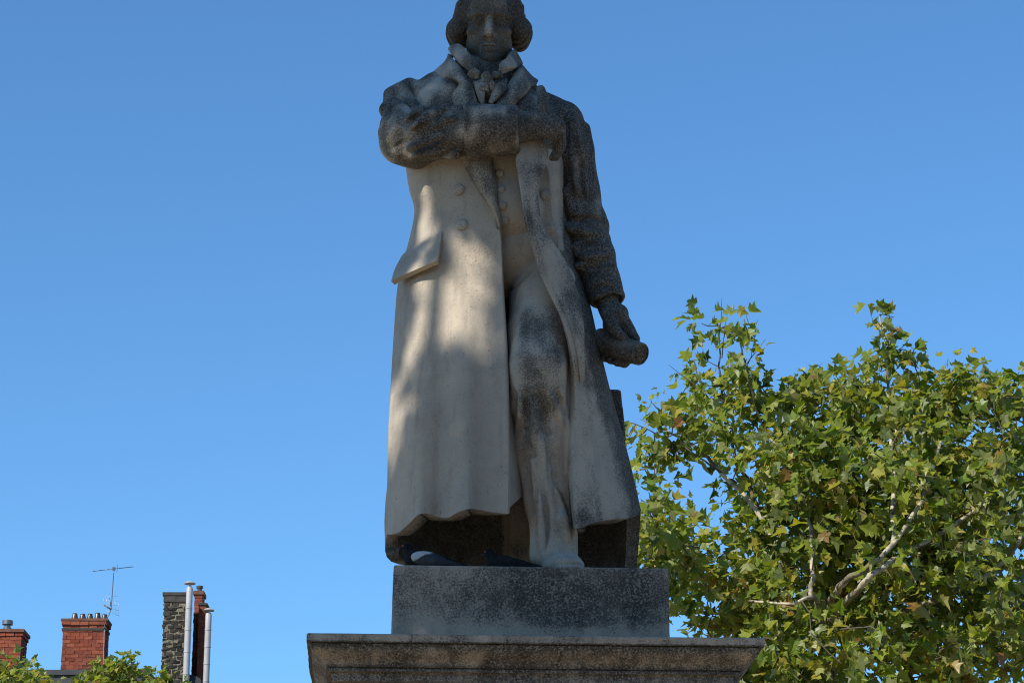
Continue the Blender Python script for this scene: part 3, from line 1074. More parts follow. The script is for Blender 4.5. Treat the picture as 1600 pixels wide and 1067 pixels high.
for i, y in enumerate(yq):
    W = XR[i] - XI[i]
    amp = np.interp(y, [240, 500, 822], [0, .004, .02])
    yy0 = y if i < len(yq) - 1 else 826
    tuck = np.interp(y, [480, 560, 700, 822], [2, 18, 12, 4])
    row = [Q(XI[i] - tuck - 6, yy0, WI[i] - .26), Q(XI[i] - tuck, yy0, WI[i] - .12)]
    for t in (0, .1, .25, .4, .55, .7, .85, .95, 1.0):
        x = XI[i] + t * W
        w = WR[i] + (WI[i] - WR[i]) * (1 - t ** 1.7) ** (1 / 1.5) + amp * math.sin(t * 9)
        yy = y if i < len(yq) - 1 else np.interp(t, [h[0] for h in HEMR], [h[1] for h in HEMR])
        row.append(Q(x, yy, w))
    for s in (.15, .4, .7, 1.0):
        x = XR[i] - 2 - s ** 1.5 * (XR[i] - 800)
        w = WR[i] + (WBR[i] - WR[i]) * (1 - (1 - s) ** 2) ** .5
        q = Q(x, y, w)
        if i == len(yq) - 1: q[2] = Z_TOP + (.10 if s < .3 else .012)
        if i == len(yq) - 2: q[2] = Z_TOP + .22
        row.append(q)
    G.append(row)
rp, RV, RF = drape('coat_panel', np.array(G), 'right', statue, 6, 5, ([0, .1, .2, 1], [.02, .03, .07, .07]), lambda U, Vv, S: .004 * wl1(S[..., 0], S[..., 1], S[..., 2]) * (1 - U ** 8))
RB = bvh(RV, RF)
for px, py in ((853, 305), (857, 358)):
    button(px, py, RB, 0.030)

# long rolled lapel of the right half
la = [(813, 214, .34), (806, 247, .36), (809, 270, .36), (814, 305, .36), (820, 340, .36), (830, 379, .36), (846, 432, .35), (867, 476, .34), (882, 511, .35), (891, 548, .35), (896, 585, .335), (899, 625, .24), (900, 660, .14)]
lb = [(850, 212, .29), (856, 240, .31), (849, 268, .33), (841, 305, .33), (847, 345, .32), (862, 375, .31), (884, 410, .28), (903, 458, .27), (912, 505, .29), (913, 548, .31), (914, 585, .29), (914, 625, .20), (912, 660, .11)]
G = []
for (xa, ya, wa), (xb, yb, wb_) in zip(la, lb):
    lift_ = .035 * np.interp(ya, [250, 320, 520, 600], [0, 1, 1, 0])
    wa, wb_ = wa + lift_, wb_ + lift_ * .6
    a, b = Q(xa, ya, wa), Q(xb, yb, wb_)
    row = [Q(xa + 5, ya, wa - .10), a, Q(xa + (xb - xa) * .3, ya + (yb - ya) * .3, wa + (wb_ - wa) * .3 + .014), Q(xa + (xb - xa) * .68, ya + (yb - ya) * .68, wa + (wb_ - wa) * .68 + .014), b, Q(xb - 2, yb, wb_ - .06)]
    G.append(row)
drape('lapel', np.array(G), 'band', statue, 6, 6, 0.03)

# ---- support block behind the coat
xr0 = Q(972, 607, -.25); xr1 = Q(984, 885, -.25)
sb = Vol((0.05, 11.8, Z_TOP - .02), (xr1[0] + .05, 12.62, xr0[2] + .05), 0.012)
zt = xr0[2]


def blockf(x, y, z):
    t = np.clip((z - Z_TOP) / (zt - Z_TOP), 0, 1)
    xr = xr1[0] + (xr0[0] - xr1[0]) * t
    return np.maximum(np.maximum(np.maximum(x - xr, 0.15 - x), np.maximum(12.23 - y, y - 12.56)), np.maximum(z - zt, Z_TOP + .003 - z))


sb.mix(blockf, sb.lo, sb.lo + sb.n * sb.h, 0, 'u')
wz = wob(41, 10, 12.0)
sb.disp(lambda x, y, z: 0.004 * wz(x, y, z))
carve('support_block', sb, 'block', statue)

# ---- hand tucked at the chest
v5 = Vol((Q(795, 200, .3)[0], 11.40, Q(800, 262, .3)[2]), (Q(900, 200, .3)[0], 11.95, Q(800, 120, .3)[2]), 0.0045)
v5.cone(Q(806, 201, .375), Q(830, 197, .37), .080, .078, 0.0, flat=.75)
v5.ell(Q(842, 196, .36), (.075, .058, .066), 0.03)
kn = [(858, 184, .385), (862, 191, .40), (861, 200, .405), (857, 209, .395)]
for i, (x, y, w) in enumerate(kn):
    L = [1.0, 1.12, 1.06, .86][i]
    a = Q(x, y, w)
    v5.cone(Q(840, 190 + 5 * i, w - .02), a, .026, .027, 0.02)
    b = Q(x + 14, y + 8 * L, w - .03 - .012 * i); c = Q(x + 17 - i, y + 30 * L, w - .06 - .01 * i); e = Q(x + 12 - 2 * i, y + 44 * L, w - .09)
    v5.chain([a, b, c, e], [.027, .025, .022, .017], 0.004)
v5.chain([Q(838, 186, .39), Q(847, 168, .38), Q(848, 152, .36), Q(845, 140, .35)], [.034, .029, .027, .022], 0.010)
carve('hand', v5, 'upper', statue)

# ---- hanging hand with the rolled scroll
sa, se = Q(934, 531, .02), Q(1003, 554, .20)
ax = (se - sa) / np.linalg.norm(se - sa)
v6 = Vol((Q(905, 500, 0)[0], 11.55, Q(950, 600, 0)[2]), (Q(1030, 500, 0)[0], 12.2, Q(950, 450, 0)[2]), 0.005)
v6.cyl(sa, se, .062, 0, 'u', .056, .012)
v6.cone(sa + ax * .02 + np.array([0, 0, -.02]), se - ax * .08 + np.array([0, 0, -.028]), .055, .035, .01)
v6.cyl(se - ax * .012, se + ax * .004, .046, 0, 'sub', None, .004)
v6.cyl(se - ax * .05, se - ax * .0, .034, 0, 'u', None, .006)
v6.cyl(se - ax * .008, se + ax * .01, .022, 0, 'sub', None, .003)
v6.cyl(se - ax * .05, se + ax * .002, .012, 0, 'u', None, .004)
carve('scroll', v6, 'block', statue)
v7 = Vol((Q(905, 500, 0)[0], 11.5, Q(950, 600, 0)[2]), (Q(1030, 500, 0)[0], 12.25, Q(950, 440, 0)[2]), 0.0048)
v7.cone(Q(945, 462, .03), Q(953, 484, .05), .058, .056, 0)
v7.ell(Q(962, 500, .08), (.058, .06, .085), .03, 'u', np.array(Matrix.Rotation(R(28), 3, 'Y')))
# thumb lies along the front of the roll
v7.chain([Q(948, 490, .10), Q(958, 512, .15), Q(972, 527, .17)], [.034, .029, .024], .012)
v7.cone(Q(972, 527, .17), Q(979, 531, .17), .024, .017, .012)
# fingers go over the far side and close under the roll
for i in range(4):
    s = .14 + .15 * i
    c0 = sa + (se - sa) * s
    L = [.92, 1.0, 1.03, .95][i]
    k0 = Q(955 + 7.5 * i, 492 + 5.0 * i, .04 + .02 * i)
    up = np.array([0, .25, 1.0]); up = up - ax * up.dot(ax); up /= np.linalg.norm(up)
    bk = np.cross(ax, up)
    if bk[1] < 0: bk = -bk
    p1 = c0 + up * .075 * L + bk * .035
    p2 = c0 + up * .012 + bk * .085
    p3 = c0 - up * .055 + bk * .055
    p4 = c0 - up * .078 + bk * .005
    v7.chain([k0, p1, p2, p3, p4], [.030, .027, .025, .022, .018], .008)
v7.cone(Q(978, 502, .09), Q(992, 528, .13), .024, .020, .012)
chisel(v7, [('sub', .012, .006, 0., [(934, 516), (952, 522), (968, 534), (980, 535)]), ('sub', .010, .006, 0., [(962, 490), (974, 506), (984, 522)]), ('sub', .007, .004, 0., [(972, 490), (984, 506), (992, 520)])])
carve('hand', v7, 'arm', statue)

# ---- head, hair
S_H = 1.8
tilt = R(10)
RT = np.array(Matrix.Rotation(tilt, 3, 'X'))             # chin towards the chest
O_H = Q(764, 33, .17) - RT @ (S_H * np.array([0, -.080, .015]))


def to_head(V):
    return O_H + S_H * (V @ RT.T)


def hp(x, y, z): return np.array([x, -y, z])


hv = Vol((-.1, -.145, -.24), (.1, .12, .15), .0021)
hv.ell(hp(0, -.012, .048), (.074, .092, .086))
hv.ell(hp(0, .028, -.012), (.060, .062, .088), .02)
hv.ell(hp(0, .058, -.086), (.030, .028, .027), .018)
for s in (-1, 1):
    hv.ell(hp(s * .040, .018, -.048), (.024, .045, .036), .02)
    hv.ell(hp(s * .044, .060, -.012), (.020, .020, .015), .012)
    hv.cone(hp(s * .053, .068, .033), hp(s * .014, .090, .031), .0105, .012, .008)
hv.ell(hp(0, .070, .062), (.050, .030, .035), .02)
for s in (-1, 1):
    hv.ell(hp(s * .032, .098, .012), (.023, .029, .0165), .005, 'sub')
    hv.ell(hp(s * .029, .070, .014), (.0155, .0145, .0135), .002)
    hv.chain([hp(s * .047, .071, .013), hp(s * .036, .083, .0215), hp(s * .024, .083, .021), hp(s * .015, .078, .012)], [.0045, .0055, .0055, .004], .003)
    hv.chain([hp(s * .046, .070, .009), hp(s * .032, .080, .0035), hp(s * .017, .077, .008)], [.003, .0035, .003], .004)
hv.chain([hp(0, .086, .030), hp(0, .094, .010), hp(0, .111, -.020), hp(0, .113, -.029)], [.0085, .0080, .0115, .0115], .005)
for s in (-1, 1):
    hv.ell(hp(s * .0125, .097, -.030), (.0075, .011, .0085), .006)
    hv.ell(hp(s * .007, .102, -.040), (.0035, .0055, .004), .003, 'sub')
hv.chain([hp(-.022, .077, -.0600), hp(-.008, .089, -.0565), hp(0, .0895, -.0575), hp(.008, .089, -.0565), hp(.022, .077, -.0600)], [.004, .0062, .006, .0062, .004], .007)
hv.chain([hp(-.021, .077, -.0665), hp(0, .089, -.0705), hp(.021, .077, -.0665)], [.004, .0075, .004], .007)
hv.chain([hp(-.024, .082, -.0620), hp(0, .0970, -.0632), hp(.024, .082, -.0620)], [.0022, .003, .0022], .002, 'sub')
hv.cone(hp(0, .098, -.079), hp(0, .105, -.079), .008, .008, .010, 'sub')
for s in (-1, 1):
    hv.cone(hp(s * .019, .098, -.034), hp(s * .034, .086, -.060), .003, .003, .006, 'sub')
hv.cone(hp(0, -.03, -.06), hp(0, -.03, -.235), .048, .060, .012)
V, F_ = hv.nets()
V = relax(V, F_, 1, .5)
V = to_head(V)
mesh_obj('head', V, F_, M_HEAD, statue, True, None, {'grime_shade': grime_shade_for('head')(V)})

rv = Vol((-.15, -.14, -.12), (.15, .15, .175), .0025)
rv.ell(hp(0, -.024, .052), (.088, .104, .100))
for s in (-1, 1):
    rv.cone(hp(s * .078, .018, .075), hp(s * .083, .010, .012), .020, .026, .02)
    rv.ell(hp(s * .092, .004, .002), (.033, .046, .038), .012)
    rv.ell(hp(s * .088, -.03, -.012), (.028, .04, .032), .012)
rv.ell(hp(0, .105, .008), (.0665, .10, .10), .006, 'sub')
rv.ell(hp(0, .02, -.07), (.064, .09, .05), .006, 'sub')


def strands(x, y, z):
    r = np.sqrt((np.abs(x) - .083) ** 2 + (z + .004) ** 2)
    a = np.arctan2(z + .004, np.abs(x) - .083)
    return np.where(z < .055, .0016 * np.sin(r * 620 + a * 2.0 + y * 60), .0016 * np.sin(x * 300 + y * 40 + 3 * np.sin(z * 40)))


rv.disp(strands)
V, F_ = rv.nets()
V = to_head(V)
mesh_obj('hair', V, F_, M_HEAD, statue, True, None, {'grime_shade': grime_shade_for('hair')(V)})

# ---- collars, lapels on the chest, cravat
def strip(rows):
    return np.array([[Q(*p) for p in r] for r in rows])


# shirt collar, two standing points
drape('shirt_collar', strip([[(704, 84, .02), (711, 93, .12), (724, 105, .22), (737, 114, .27)],
                             [(700, 76, .03), (708, 82, .13), (722, 93, .24), (736, 104, .29)],
                             [(708, 69, .02), (718, 69, .11), (728, 78, .22), (735, 88, .27)]]), 'collar', statue, 6, 6, .022)
drape('shirt_collar', strip([[(812, 103, .02), (806, 108, .12), (797, 112, .22), (784, 116, .27)],
                             [(817, 99, .03), (812, 103, .13), (799, 104, .25), (782, 107, .29)],
                             [(806, 78, .02), (801, 78, .11), (795, 88, .22), (783, 97, .27)]]), 'collar', statue, 6, 6, .022)
# coat collar + chest lapels
drape('coat_collar', strip([[(690, 108, -.12), (697, 96, .02), (700, 84, .08), (706, 90, .12)],
                            [(676, 113, .00), (688, 104, .10), (703, 98, .17), (717, 103, .19)],
                            [(682, 120, .10), (700, 116, .20), (716, 115, .25), (730, 120, .25)],
                            [(704, 124, .20), (716, 125, .27), (728, 128, .30), (738, 135, .29)],
                            [(716, 133, .24), (724, 136, .30), (733, 141, .32), (743, 150, .31)],
                            [(706, 150, .26), (720, 156, .31), (736, 162, .335), (748, 168, .32)],
                            [(712, 176, .28), (726, 180, .32), (740, 184, .34), (752, 190, .32)]]), 'collar', statue, 6, 6, .03)
drape('coat_collar', strip([[(822, 116, -.12), (818, 106, .02), (814, 100, .08), (806, 106, .12)],
                            [(834, 121, .00), (826, 113, .10), (816, 106, .18), (802, 118, .20)],
                            [(841, 127, .11), (828, 127, .19), (812, 122, .25), (796, 128, .25)],
                            [(829, 137, .20), (820, 137, .26), (806, 135, .29), (790, 140, .28)],
                            [(822, 148, .24), (812, 148, .29), (798, 147, .31), (782, 152, .30)],
                            [(808, 160, .27), (798, 162, .31), (786, 162, .33), (774, 164, .31)],
                            [(800, 182, .28), (790, 182, .32), (778, 182, .34), (768, 184, .32)]]), 'collar', statue, 6, 6, .03)
# waistcoat collar points
drape('waistcoat_lapel', strip([[(737, 124, .27), (746, 128, .30), (757, 129, .30)],
                                [(742, 140, .30), (750, 143, .33), (758, 141, .32)],
                                [(748, 158, .31), (753, 162, .33), (757, 158, .32)]]), 'collar', statue, 6, 6, .02)
drape('waistcoat_lapel', strip([[(771, 134, .29), (781, 128, .31), (792, 122, .29)],
                                [(768, 146, .31), (778, 146, .34), (791, 140, .32)],
                                [(763, 160, .32), (768, 162, .33), (775, 158, .32)]]), 'collar', statue, 6, 6, .02)
cv = Vol((Q(700, 130, 0)[0], 11.5, Q(760, 185, 0)[2]), (Q(825, 130, 0)[0], 12.1, Q(760, 80, 0)[2]), .0048)
cv.ell(Q(762, 128, .04), (.12, .11, .06))
cv.ell(Q(758, 165, .14), (.10, .14, .13), .02)
cv.ell(Q(760, 119, .30), (.024, .026, .024), .008)
cv.ell(Q(741, 116, .29), (.032, .022, .030), .006)
cv.ell(Q(741, 117, .315), (.014, .018, .014), .006, 'sub')
cv.ell(Q(776, 119, .28), (.030, .022, .024), .006)
cv.chain([Q(758, 122, .30), Q(755, 140, .31), Q(757, 158, .31)], [.018, .026, .026], .008)
cv.chain([Q(764, 122, .30), Q(768, 136, .30)], [.016, .02], .008)
cv.disp(lambda x, y, z: .003 * np.sin(z * 170 + 20 * x * x * 20))
carve('cravat', cv, 'collar', statue)

# ------------------------------------------------------------------ pigeons under the hem
def pigeon(px, w, heading, s, label, white):
    c = Q(px, 880, w)
    root = empty('pigeon', (c[0], c[1], Z_TOP), label, 'pigeon', 'pigeons sheltering under the coat hem')
    root.rotation_euler = (0, 0, heading)
    pv = Vol((-.30, -.12, -.01), (.2, .12, .26), .006)
    pv.ell((0, 0, .066), (.115, .068, .062), 0, 'u', np.array(Matrix.Rotation(R(-18), 3, 'Y')))
    pv.cone((.075, 0, .09), (.106, 0, .150), .044, .024, .02)
    pv.ell((.113, 0, .160), (.030, .024, .024), .012)
    pv.cone((-.09, 0, .05), (-.21, 0, .03), .045, .022, .03, flat=1.3)
    V, F = pv.nets()
    def part(name, V, F, mat, attrs=None):
        me = bpy.data.meshes.new(name)
        me.from_pydata((np.asarray(V) * s).tolist(), [], [list(map(int, f)) for f in F])
        me.polygons.foreach_set('use_smooth', np.ones(len(me.polygons), bool))
        me.materials.append(mat)
        o = bpy.data.objects.new(name, me); COL.objects.link(o); o.parent = root
        return o
    part('body', V, F, M_FEATHER)
    for sd in (-1, 1):
        wv = Vol((-.24, sd * .06 - .06, .0), (.12, sd * .06 + .06, .2), .005)
        wv.ell((-.02, sd * .058, .076), (.095, .020, .042), 0, 'u', np.array(Matrix.Rotation(R(-16), 3, 'Y')))
        wv.cone((-.06, sd * .055, .066), (-.175, sd * .035, .044), .026, .010, .02)
        V, F = wv.nets()
        part('wing', V, F, M_WING_WHITE if white else M_FEATHER)
        m = MB(); m.tube([(.0, sd * .03, .02), (.01, sd * .03, .0)], [.007, .006], 6); m.tube([(.0, sd * .03, .004), (.05, sd * .04, .004)], .005, 5); m.tube([(.0, sd * .03, .004), (.05, sd * .02, .004)], .005, 5)
        part('leg', np.concatenate(m.v), m.f, M_LEG)
        m = MB(); m.lathe([(.001, .004), (.005, .002), (.006, 0)], (.124, sd * .0225, .164), (0, sd, 0), 8)
        part('eye', np.concatenate(m.v), m.f, M_EYE)
    m = MB(); m.tube([(.140, 0, .157), (.164, 0, .150)], [.009, .002], 6)
    part('beak', np.concatenate(m.v), m.f, M_BEAK)
    return root


pigeon(668, .40, R(168), .92, 'pigeon with a white wing, left one under the coat hem', True)
pigeon(792, .36, R(150), .86, 'all dark pigeon beside the shoe, right one under the coat hem', False)

# ------------------------------------------------------------------ trees
def leaf_shape(seed):
    q = np.random.default_rng(seed)
    half = [(0.03, 0.02), (.22, -.05), (.47, .12), (.32, .26), (.58, .54), (.36, .54), (.22, .60), (.14, .80)]
    pts = half + [(0.0, 1.0)] + [(-x, y) for x, y in half[::-1]]
    pts = np.array(pts) + q.normal(size=(len(pts), 2)) * .02
    fold, curl = q.uniform(.1, 1.05), q.uniform(-.1, .7)
    z = fold * np.abs(pts[:, 0]) - curl * pts[:, 1] ** 2 + q.normal(size=len(pts)) * .025
    V = np.concatenate([[[0, .34, -curl * .1]], np.column_stack([pts, z])])
    n = len(pts)
    return V, [(0, i + 1, (i + 1) % n + 1) for i in range(n)]


LEAVES = [leaf_shape(s) for s in range(14)]


def frame(n, y):
    n = n / (np.linalg.norm(n) + 1e-9)
    y = y - n * y.dot(n); y = y / (np.linalg.norm(y) + 1e-9)
    return np.column_stack([np.cross(y, n), y, n])


def nearest_branching(nodes, targets):
    """attach every target to the nearest point already on the tree"""
    nodes = [np.array(p) for p in nodes]
    targets = np.asarray(targets)
    A = np.array(nodes)
    d = np.array([np.min(np.linalg.norm(A - t, axis=1)) for t in targets])
    order = np.argsort(d)
    pts = np.zeros((len(A) + len(targets), 3)); pts[:len(A)] = A
    par = []
    n = len(A)
    for i in order:
        t = targets[i]
        dd = np.linalg.norm(pts[:n] - t, axis=1) + 0.08 * (np.arange(n) >= len(A))
        j = int(np.argmin(dd))
        par.append((j, n)); pts[n] = t; n += 1
    return pts, par


def smooth_path(pts, k=5):
    return upsample(np.asarray(pts, float), k, 0)


def plane_tree(label, base, limbs, clusters, per, size, singles, group=None, spread_r=.24, holes=None, tone_mean=.42, seed=1, shoots=None):
    q = np.random.default_rng(seed)
    root = empty('plane_tree', base, label, 'tree', group)
    nodes = []
    for k, (name, pts, r0, r1) in enumerate(limbs):
        path = smooth_path(pts, 5)
        path[1:-1] += q.normal(size=path[1:-1].shape) * .012 * np.linspace(1, .4, len(path) - 2)[:, None]
        rad = np.linspace(r0, r1, len(path))
        m = MB(); m.tube(path, rad, 10 if r0 > .04 else 6)
        m.build(name, M_BARK if r0 > .022 else M_TWIG, root, True, None)
        nodes += [p for p, r in zip(path, rad) if name != 'trunk'] or [path[-1]]
    if holes is not None:
        keep = np.ones(len(clusters), bool)
        for c0, hr in holes:
            v = clusters - c0
            a = v @ SUN
            dd = np.linalg.norm(v - a[:, None] * SUN, axis=1)
            keep &= ~((dd < hr) & (a > 0))
        clusters = clusters[keep]
    per = np.full(len(clusters), per)
    spr = np.full(len(clusters), spread_r)
    if shoots is not None:
        per = np.concatenate([per, np.full(len(shoots), 3)]); spr = np.concatenate([spr, np.full(len(shoots), .11)])
        clusters = np.concatenate([clusters, shoots])
    pts, par = nearest_branching(nodes, clusters)
    m = MB()
    for a, b in par:
        p0, p1 = pts[a], pts[b]
        L = np.linalg.norm(p1 - p0)
        if L > 1.6: continue
        mid = (p0 + p1) / 2 + q.normal(size=3) * L * .10 + np.array([0, 0, .05 * L])
        r0 = np.clip(.006 + .006 * L, .006, .02)
        m.tube([p0, mid, p1], [r0, r0 * .75, .004], 4, False)
    if m.n: m.build('twig', M_TWIG, root, True, None, 'stuff')
    # leaves round each cluster
    C = np.repeat(clusters, per, 0)
    off = q.normal(size=C.shape); off /= np.linalg.norm(off, axis=1, keepdims=True)
    off *= (q.uniform(.15, 1, len(C)) ** .6 * np.repeat(spr, per))[:, None]
    pos = C + off
    ctr = clusters.mean(0)
    out = pos - ctr; out /= np.linalg.norm(out, axis=1, keepdims=True) + 1e-9
    nrm = np.array([0, 0, .45]) + .30 * out + q.normal(size=pos.shape) * .85 + .4 * SUN
    ydir = off / (np.linalg.norm(off, axis=1, keepdims=True) + 1e-9) + np.array([0, 0, -.55]) + q.normal(size=pos.shape) * .45
    sz = size * q.uniform(.42, 1.4, len(pos))
    tone = np.clip(q.normal(tone_mean, .27, len(pos)) + np.repeat(q.normal(0, .10, len(clusters)), per), 0, .88)
    odd = q.random(len(pos))
    tone = np.where(odd > .988, .98, np.where(odd > .965, .93, tone))
    if holes is not None:
        keep = np.ones(len(pos), bool)
        for c0, hr in holes:
            v = pos - c0
            a = v @ SUN
            dd = np.linalg.norm(v - a[:, None] * SUN, axis=1)
            keep &= ~((dd < hr) & (a > 0))
        pos, nrm, ydir, sz, tone = pos[keep], nrm[keep], ydir[keep], sz[keep], tone[keep]
    Ms = [frame(nrm[i], ydir[i]) for i in range(len(pos))]
    pick = np.zeros(len(pos), bool)
    if singles:
        u, v, zc = proj(pos)
        face = np.array([abs(Ms[i][:, 2].dot((pos[i] - CAM) / zc[i])) for i in range(len(pos))])
        score = (sz / zc) ** 2 * face
        inside = (u > 1050) & (u < 1590) & (v > 490) & (v < 1060) & (pos[:, 1] < ctr[1] - .4)
        score[~inside] = 0
        pick[np.argsort(-score)[:singles]] = True
        meshes = {}
        for i in np.nonzero(pick)[0]:
            key = (i % len(LEAVES), int(tone[i] * 12))
            if key not in meshes:
                V, F = LEAVES[key[0]]
                me = bpy.data.meshes.new('leaf')
                me.from_pydata(V.tolist(), [], F)
                at = me.attributes.new('tone', 'FLOAT', 'POINT')
                at.data.foreach_set('value', np.full(len(V), (key[1] + .5) / 12 if key[1] < 11 else .96, np.float32))
                me.materials.append(M_LEAF)
                meshes[key] = me
            o = bpy.data.objects.new('leaf', meshes[key])
            COL.objects.link(o)
            o.parent = root
            M = Matrix.Identity(4)
            R3 = Ms[i] * sz[i]
            for a in range(3):
                for b in range(3): M[a][b] = R3[a, b]
                M[a][3] = pos[i][a] - base[a]
            o.matrix_local = M
    Vs, Fs, Ts, n = [], [], [], 0
    for i in np.nonzero(~pick)[0]:
        V, F = LEAVES[i % len(LEAVES)]
        Vs.append(V @ (Ms[i] * sz[i]).T + pos[i])
        Fs.append(np.array(F) + n); n += len(V)
        Ts.append(np.full(len(V), tone[i]))
    mesh_obj('foliage', np.concatenate(Vs), np.concatenate(Fs), M_LEAF, root, False, None, {'tone': np.concatenate(Ts)}, 'stuff')
    return root


def in_lobes(lobes, q):
    """lobes: (px, py, Y, radius px, radius depth m, number)"""
    out = []
    for px, py, Y, rp, rd, n in lobes:
        for _ in range(n):
            d = q.normal(size=3); d /= np.linalg.norm(d); d *= q.random() ** (1 / 2.6)
            out.append(P(px + d[0] * rp, py + d[1] * rp, Y + d[2] * rd))
    return np.array(out)


YT = 25.0
def T(px, py, dy=0.0): return P(px, py, YT + dy)


fork = T(1292, 985)
limbs = [
    ('trunk', [(fork[0] + .1, YT, 0), (fork[0] + .05, YT, 2.5), (fork[0] - .03, YT, 5.0), fork], .17, .085),
    ('branch', [fork, T(1300, 945, -.8), T(1312, 915, -1.2), T(1345, 893, -1.5), T(1395, 850, -1.4), T(1445, 770, -1.0), T(1470, 690, -.8)], .042, .014),
    ('branch', [fork, T(1300, 962, -.9), T(1338, 925, -1.4), T(1368, 893, -1.6), T(1440, 850, -1.0), T(1530, 790, -.6), T(1570, 690, -.4)], .042, .014),
    ('branch', [fork, T(1280, 950, -1.0), T(1266, 932, -1.6), T(1230, 943, -1.6), T(1150, 935, -.9), T(1080, 905, -.2)], .026, .006),
    ('branch', [T(1267, 933, -1.6), T(1268, 880, -1.2), T(1262, 800, -.6), T(1228, 720, -.2), T(1190, 660, -.2), T(1168, 590, -.4), T(1158, 532, -.5)], .026, .007),
    ('branch', [fork, T(1222, 945, -.2), T(1232, 905, -.6), T(1190, 810, -.6), T(1130, 740, -.4), T(1090, 700, -.2), T(1040, 672, 0)], .045, .010),
    ('branch', [T(1190, 810, -.6), T(1150, 710, .2), T(1128, 620, .1), T(1124, 540, .1), T(1128, 465, .1)], .022, .003),
    ('branch', [T(1130, 740, -.4), T(1080, 706, -.5), T(1030, 680, -.4), T(985, 660, -.5)], .012, .004),
    ('branch', [T(1395, 850, -1.4), T(1396, 740, -.8), T(1388, 640, -.3), T(1385, 560, -.3), T(1372, 478, -.3)], .026, .006),
    ('branch', [fork, T(1330, 930, 1.2), T(1380, 800, 1.2), T(1350, 680, .8), T(1310, 600, .6)], .05, .010),
    ('branch', [fork, T(1400, 960, -.2), T(1500, 920, -.2), T(1590, 850, -.2), T(1640, 700, 0)], .05, .012),
    ('branch', [fork, T(1240, 965, .2), T(1150, 930, .4), T(1060, 860, -.6), T(1018, 800, -1.6)], .022, .004),
]
qt = np.random.default_rng(5)
lobes = [
    (1340, 800, YT, 160, 1.9, 290), (1215, 745, YT - .2, 110, 1.2, 108), (1450, 735, YT, 130, 1.6, 190), (1565, 740, YT, 90, 1.4, 85),
    (1300, 985, YT, 190, 2.0, 320), (1510, 930, YT, 150, 1.9, 220), (1130, 900, YT - .4, 105, 1.2, 96), (1120, 690, YT - .1, 70, .7, 24),
    (1070, 645, YT - .2, 38, .5, 14), (1150, 625, YT, 45, .5, 18), (1270, 640, YT, 45, .7, 28), (1330, 625, YT, 45, .7, 26), (1240, 620, YT, 36, .5, 9),
    (1388, 580, YT - .3, 16, .2, 6), (1390, 545, YT - .3, 14, .2, 5), (1405, 635, YT - .3, 28, .4, 9),
    (1500, 630, YT, 55, .8, 34), (1575, 620, YT - .2, 50, .7, 26), (1620, 800, YT, 60, 1.2, 20), (1050, 850, YT - 1.0, 58, .6, 32), (1012, 870, YT - 1.4, 36, .4, 10), (1035, 930, YT - 1, 40, .5, 14),
    (1010, 690, YT - .4, 24, .3, 5), (1045, 730, YT - .3, 34, .4, 11), (1104, 508, YT + .1, 14, .15, 2), (1095, 600, YT, 34, .3, 7), (1158, 515, YT - .5, 14, .1, 1), (1168, 548, YT - .5, 16, .15, 2),
    (1018, 790, YT - 2, 16, .2, 2), (1030, 815, YT - 1.8, 20, .2, 4), (1600, 960, YT, 90, 1.2, 40), (1200, 1060, YT - .6, 130, 1.4, 120), (1480, 1080, YT, 150, 1.5, 120),
]
cl = in_lobes([(a, b, c, d, e, max(2, int(n * .41))) for a, b, c, d, e, n in lobes], qt)
shoots = []
for (ax_, ay_), (bx_, by_), dy_ in (((1275, 640), (1266, 572), 0), ((1320, 620), (1312, 572), .3), ((1205, 640), (1188, 596), -.2), ((1480, 640), (1492, 592), 0), ((1582, 640), (1588, 580), -.2),
                                    ((1436, 590), (1428, 530), -.3), ((1386, 550), (1368, 484), -.3), ((1398, 560), (1400, 500), -.3), ((1050, 660), (1016, 618), -.2), ((1036, 716), (988, 684), -.4), ((1040, 830), (1006, 772), -1.6), ((1030, 900), (986, 858), -1.4), ((1350, 640), (1356, 588), .2), ((1100, 610), (1078, 560), 0),
                                    ((1540, 630), (1544, 588), .1), ((1240, 640), (1228, 594), -.1), ((1010, 930), (990, 905), -1.2)):
    for k_ in range(6):
        t_ = k_ / 5
        shoots.append(T(ax_ + (bx_ - ax_) * t_, ay_ + (by_ - ay_) * t_, dy_) + qt.normal(size=3) * .025)
shoots = np.array(shoots)
u_, v_, _z = proj(cl)
cl = cl[~((np.hypot((u_ - 1305) / 62, (v_ - 912) / 45) < 1) & (cl[:, 1] < YT - .7))]        # the limbs show through a gap in front
plane_tree('big plane tree with loose yellow green leaves right of the pedestal', (fork[0] + .1, YT, 0), limbs, cl, 17, .120, 300, 'plane trees around the square', .27, None, .46, 3, shoots)
# bare twigs at the top of the big tree belong to it
tree_root = bpy.data.objects['plane_tree']
m = MB()
for a, b in (((1128, 560), (1134, 500)), ((1127, 540), (1112, 520)), ((1126, 575), (1098, 545)), ((1130, 530), (1140, 505)), ((1158, 590), (1180, 525)), ((1160, 575), (1150, 515)),
             ((1165, 570), (1196, 530)), ((1180, 525), (1165, 490)), ((1180, 525), (1184, 500)), ((1180, 527), (1160, 505)), ((1128, 610), (1150, 590)), ((1040, 672), (1000, 655)), ((1085, 600), (1045, 570)), ((1385, 560), (1420, 530)), ((1378, 520), (1360, 490))):
    p0, p1 = T(a[0], a[1], -.3), T(b[0], b[1], -.3)
    m.tube([p0, (p0 + p1) / 2 + qt.normal(size=3) * .02, p1], [.006, .004, .002], 4, False)
m.build('bare_twig', M_TWIG, tree_root, True, None, 'stuff')

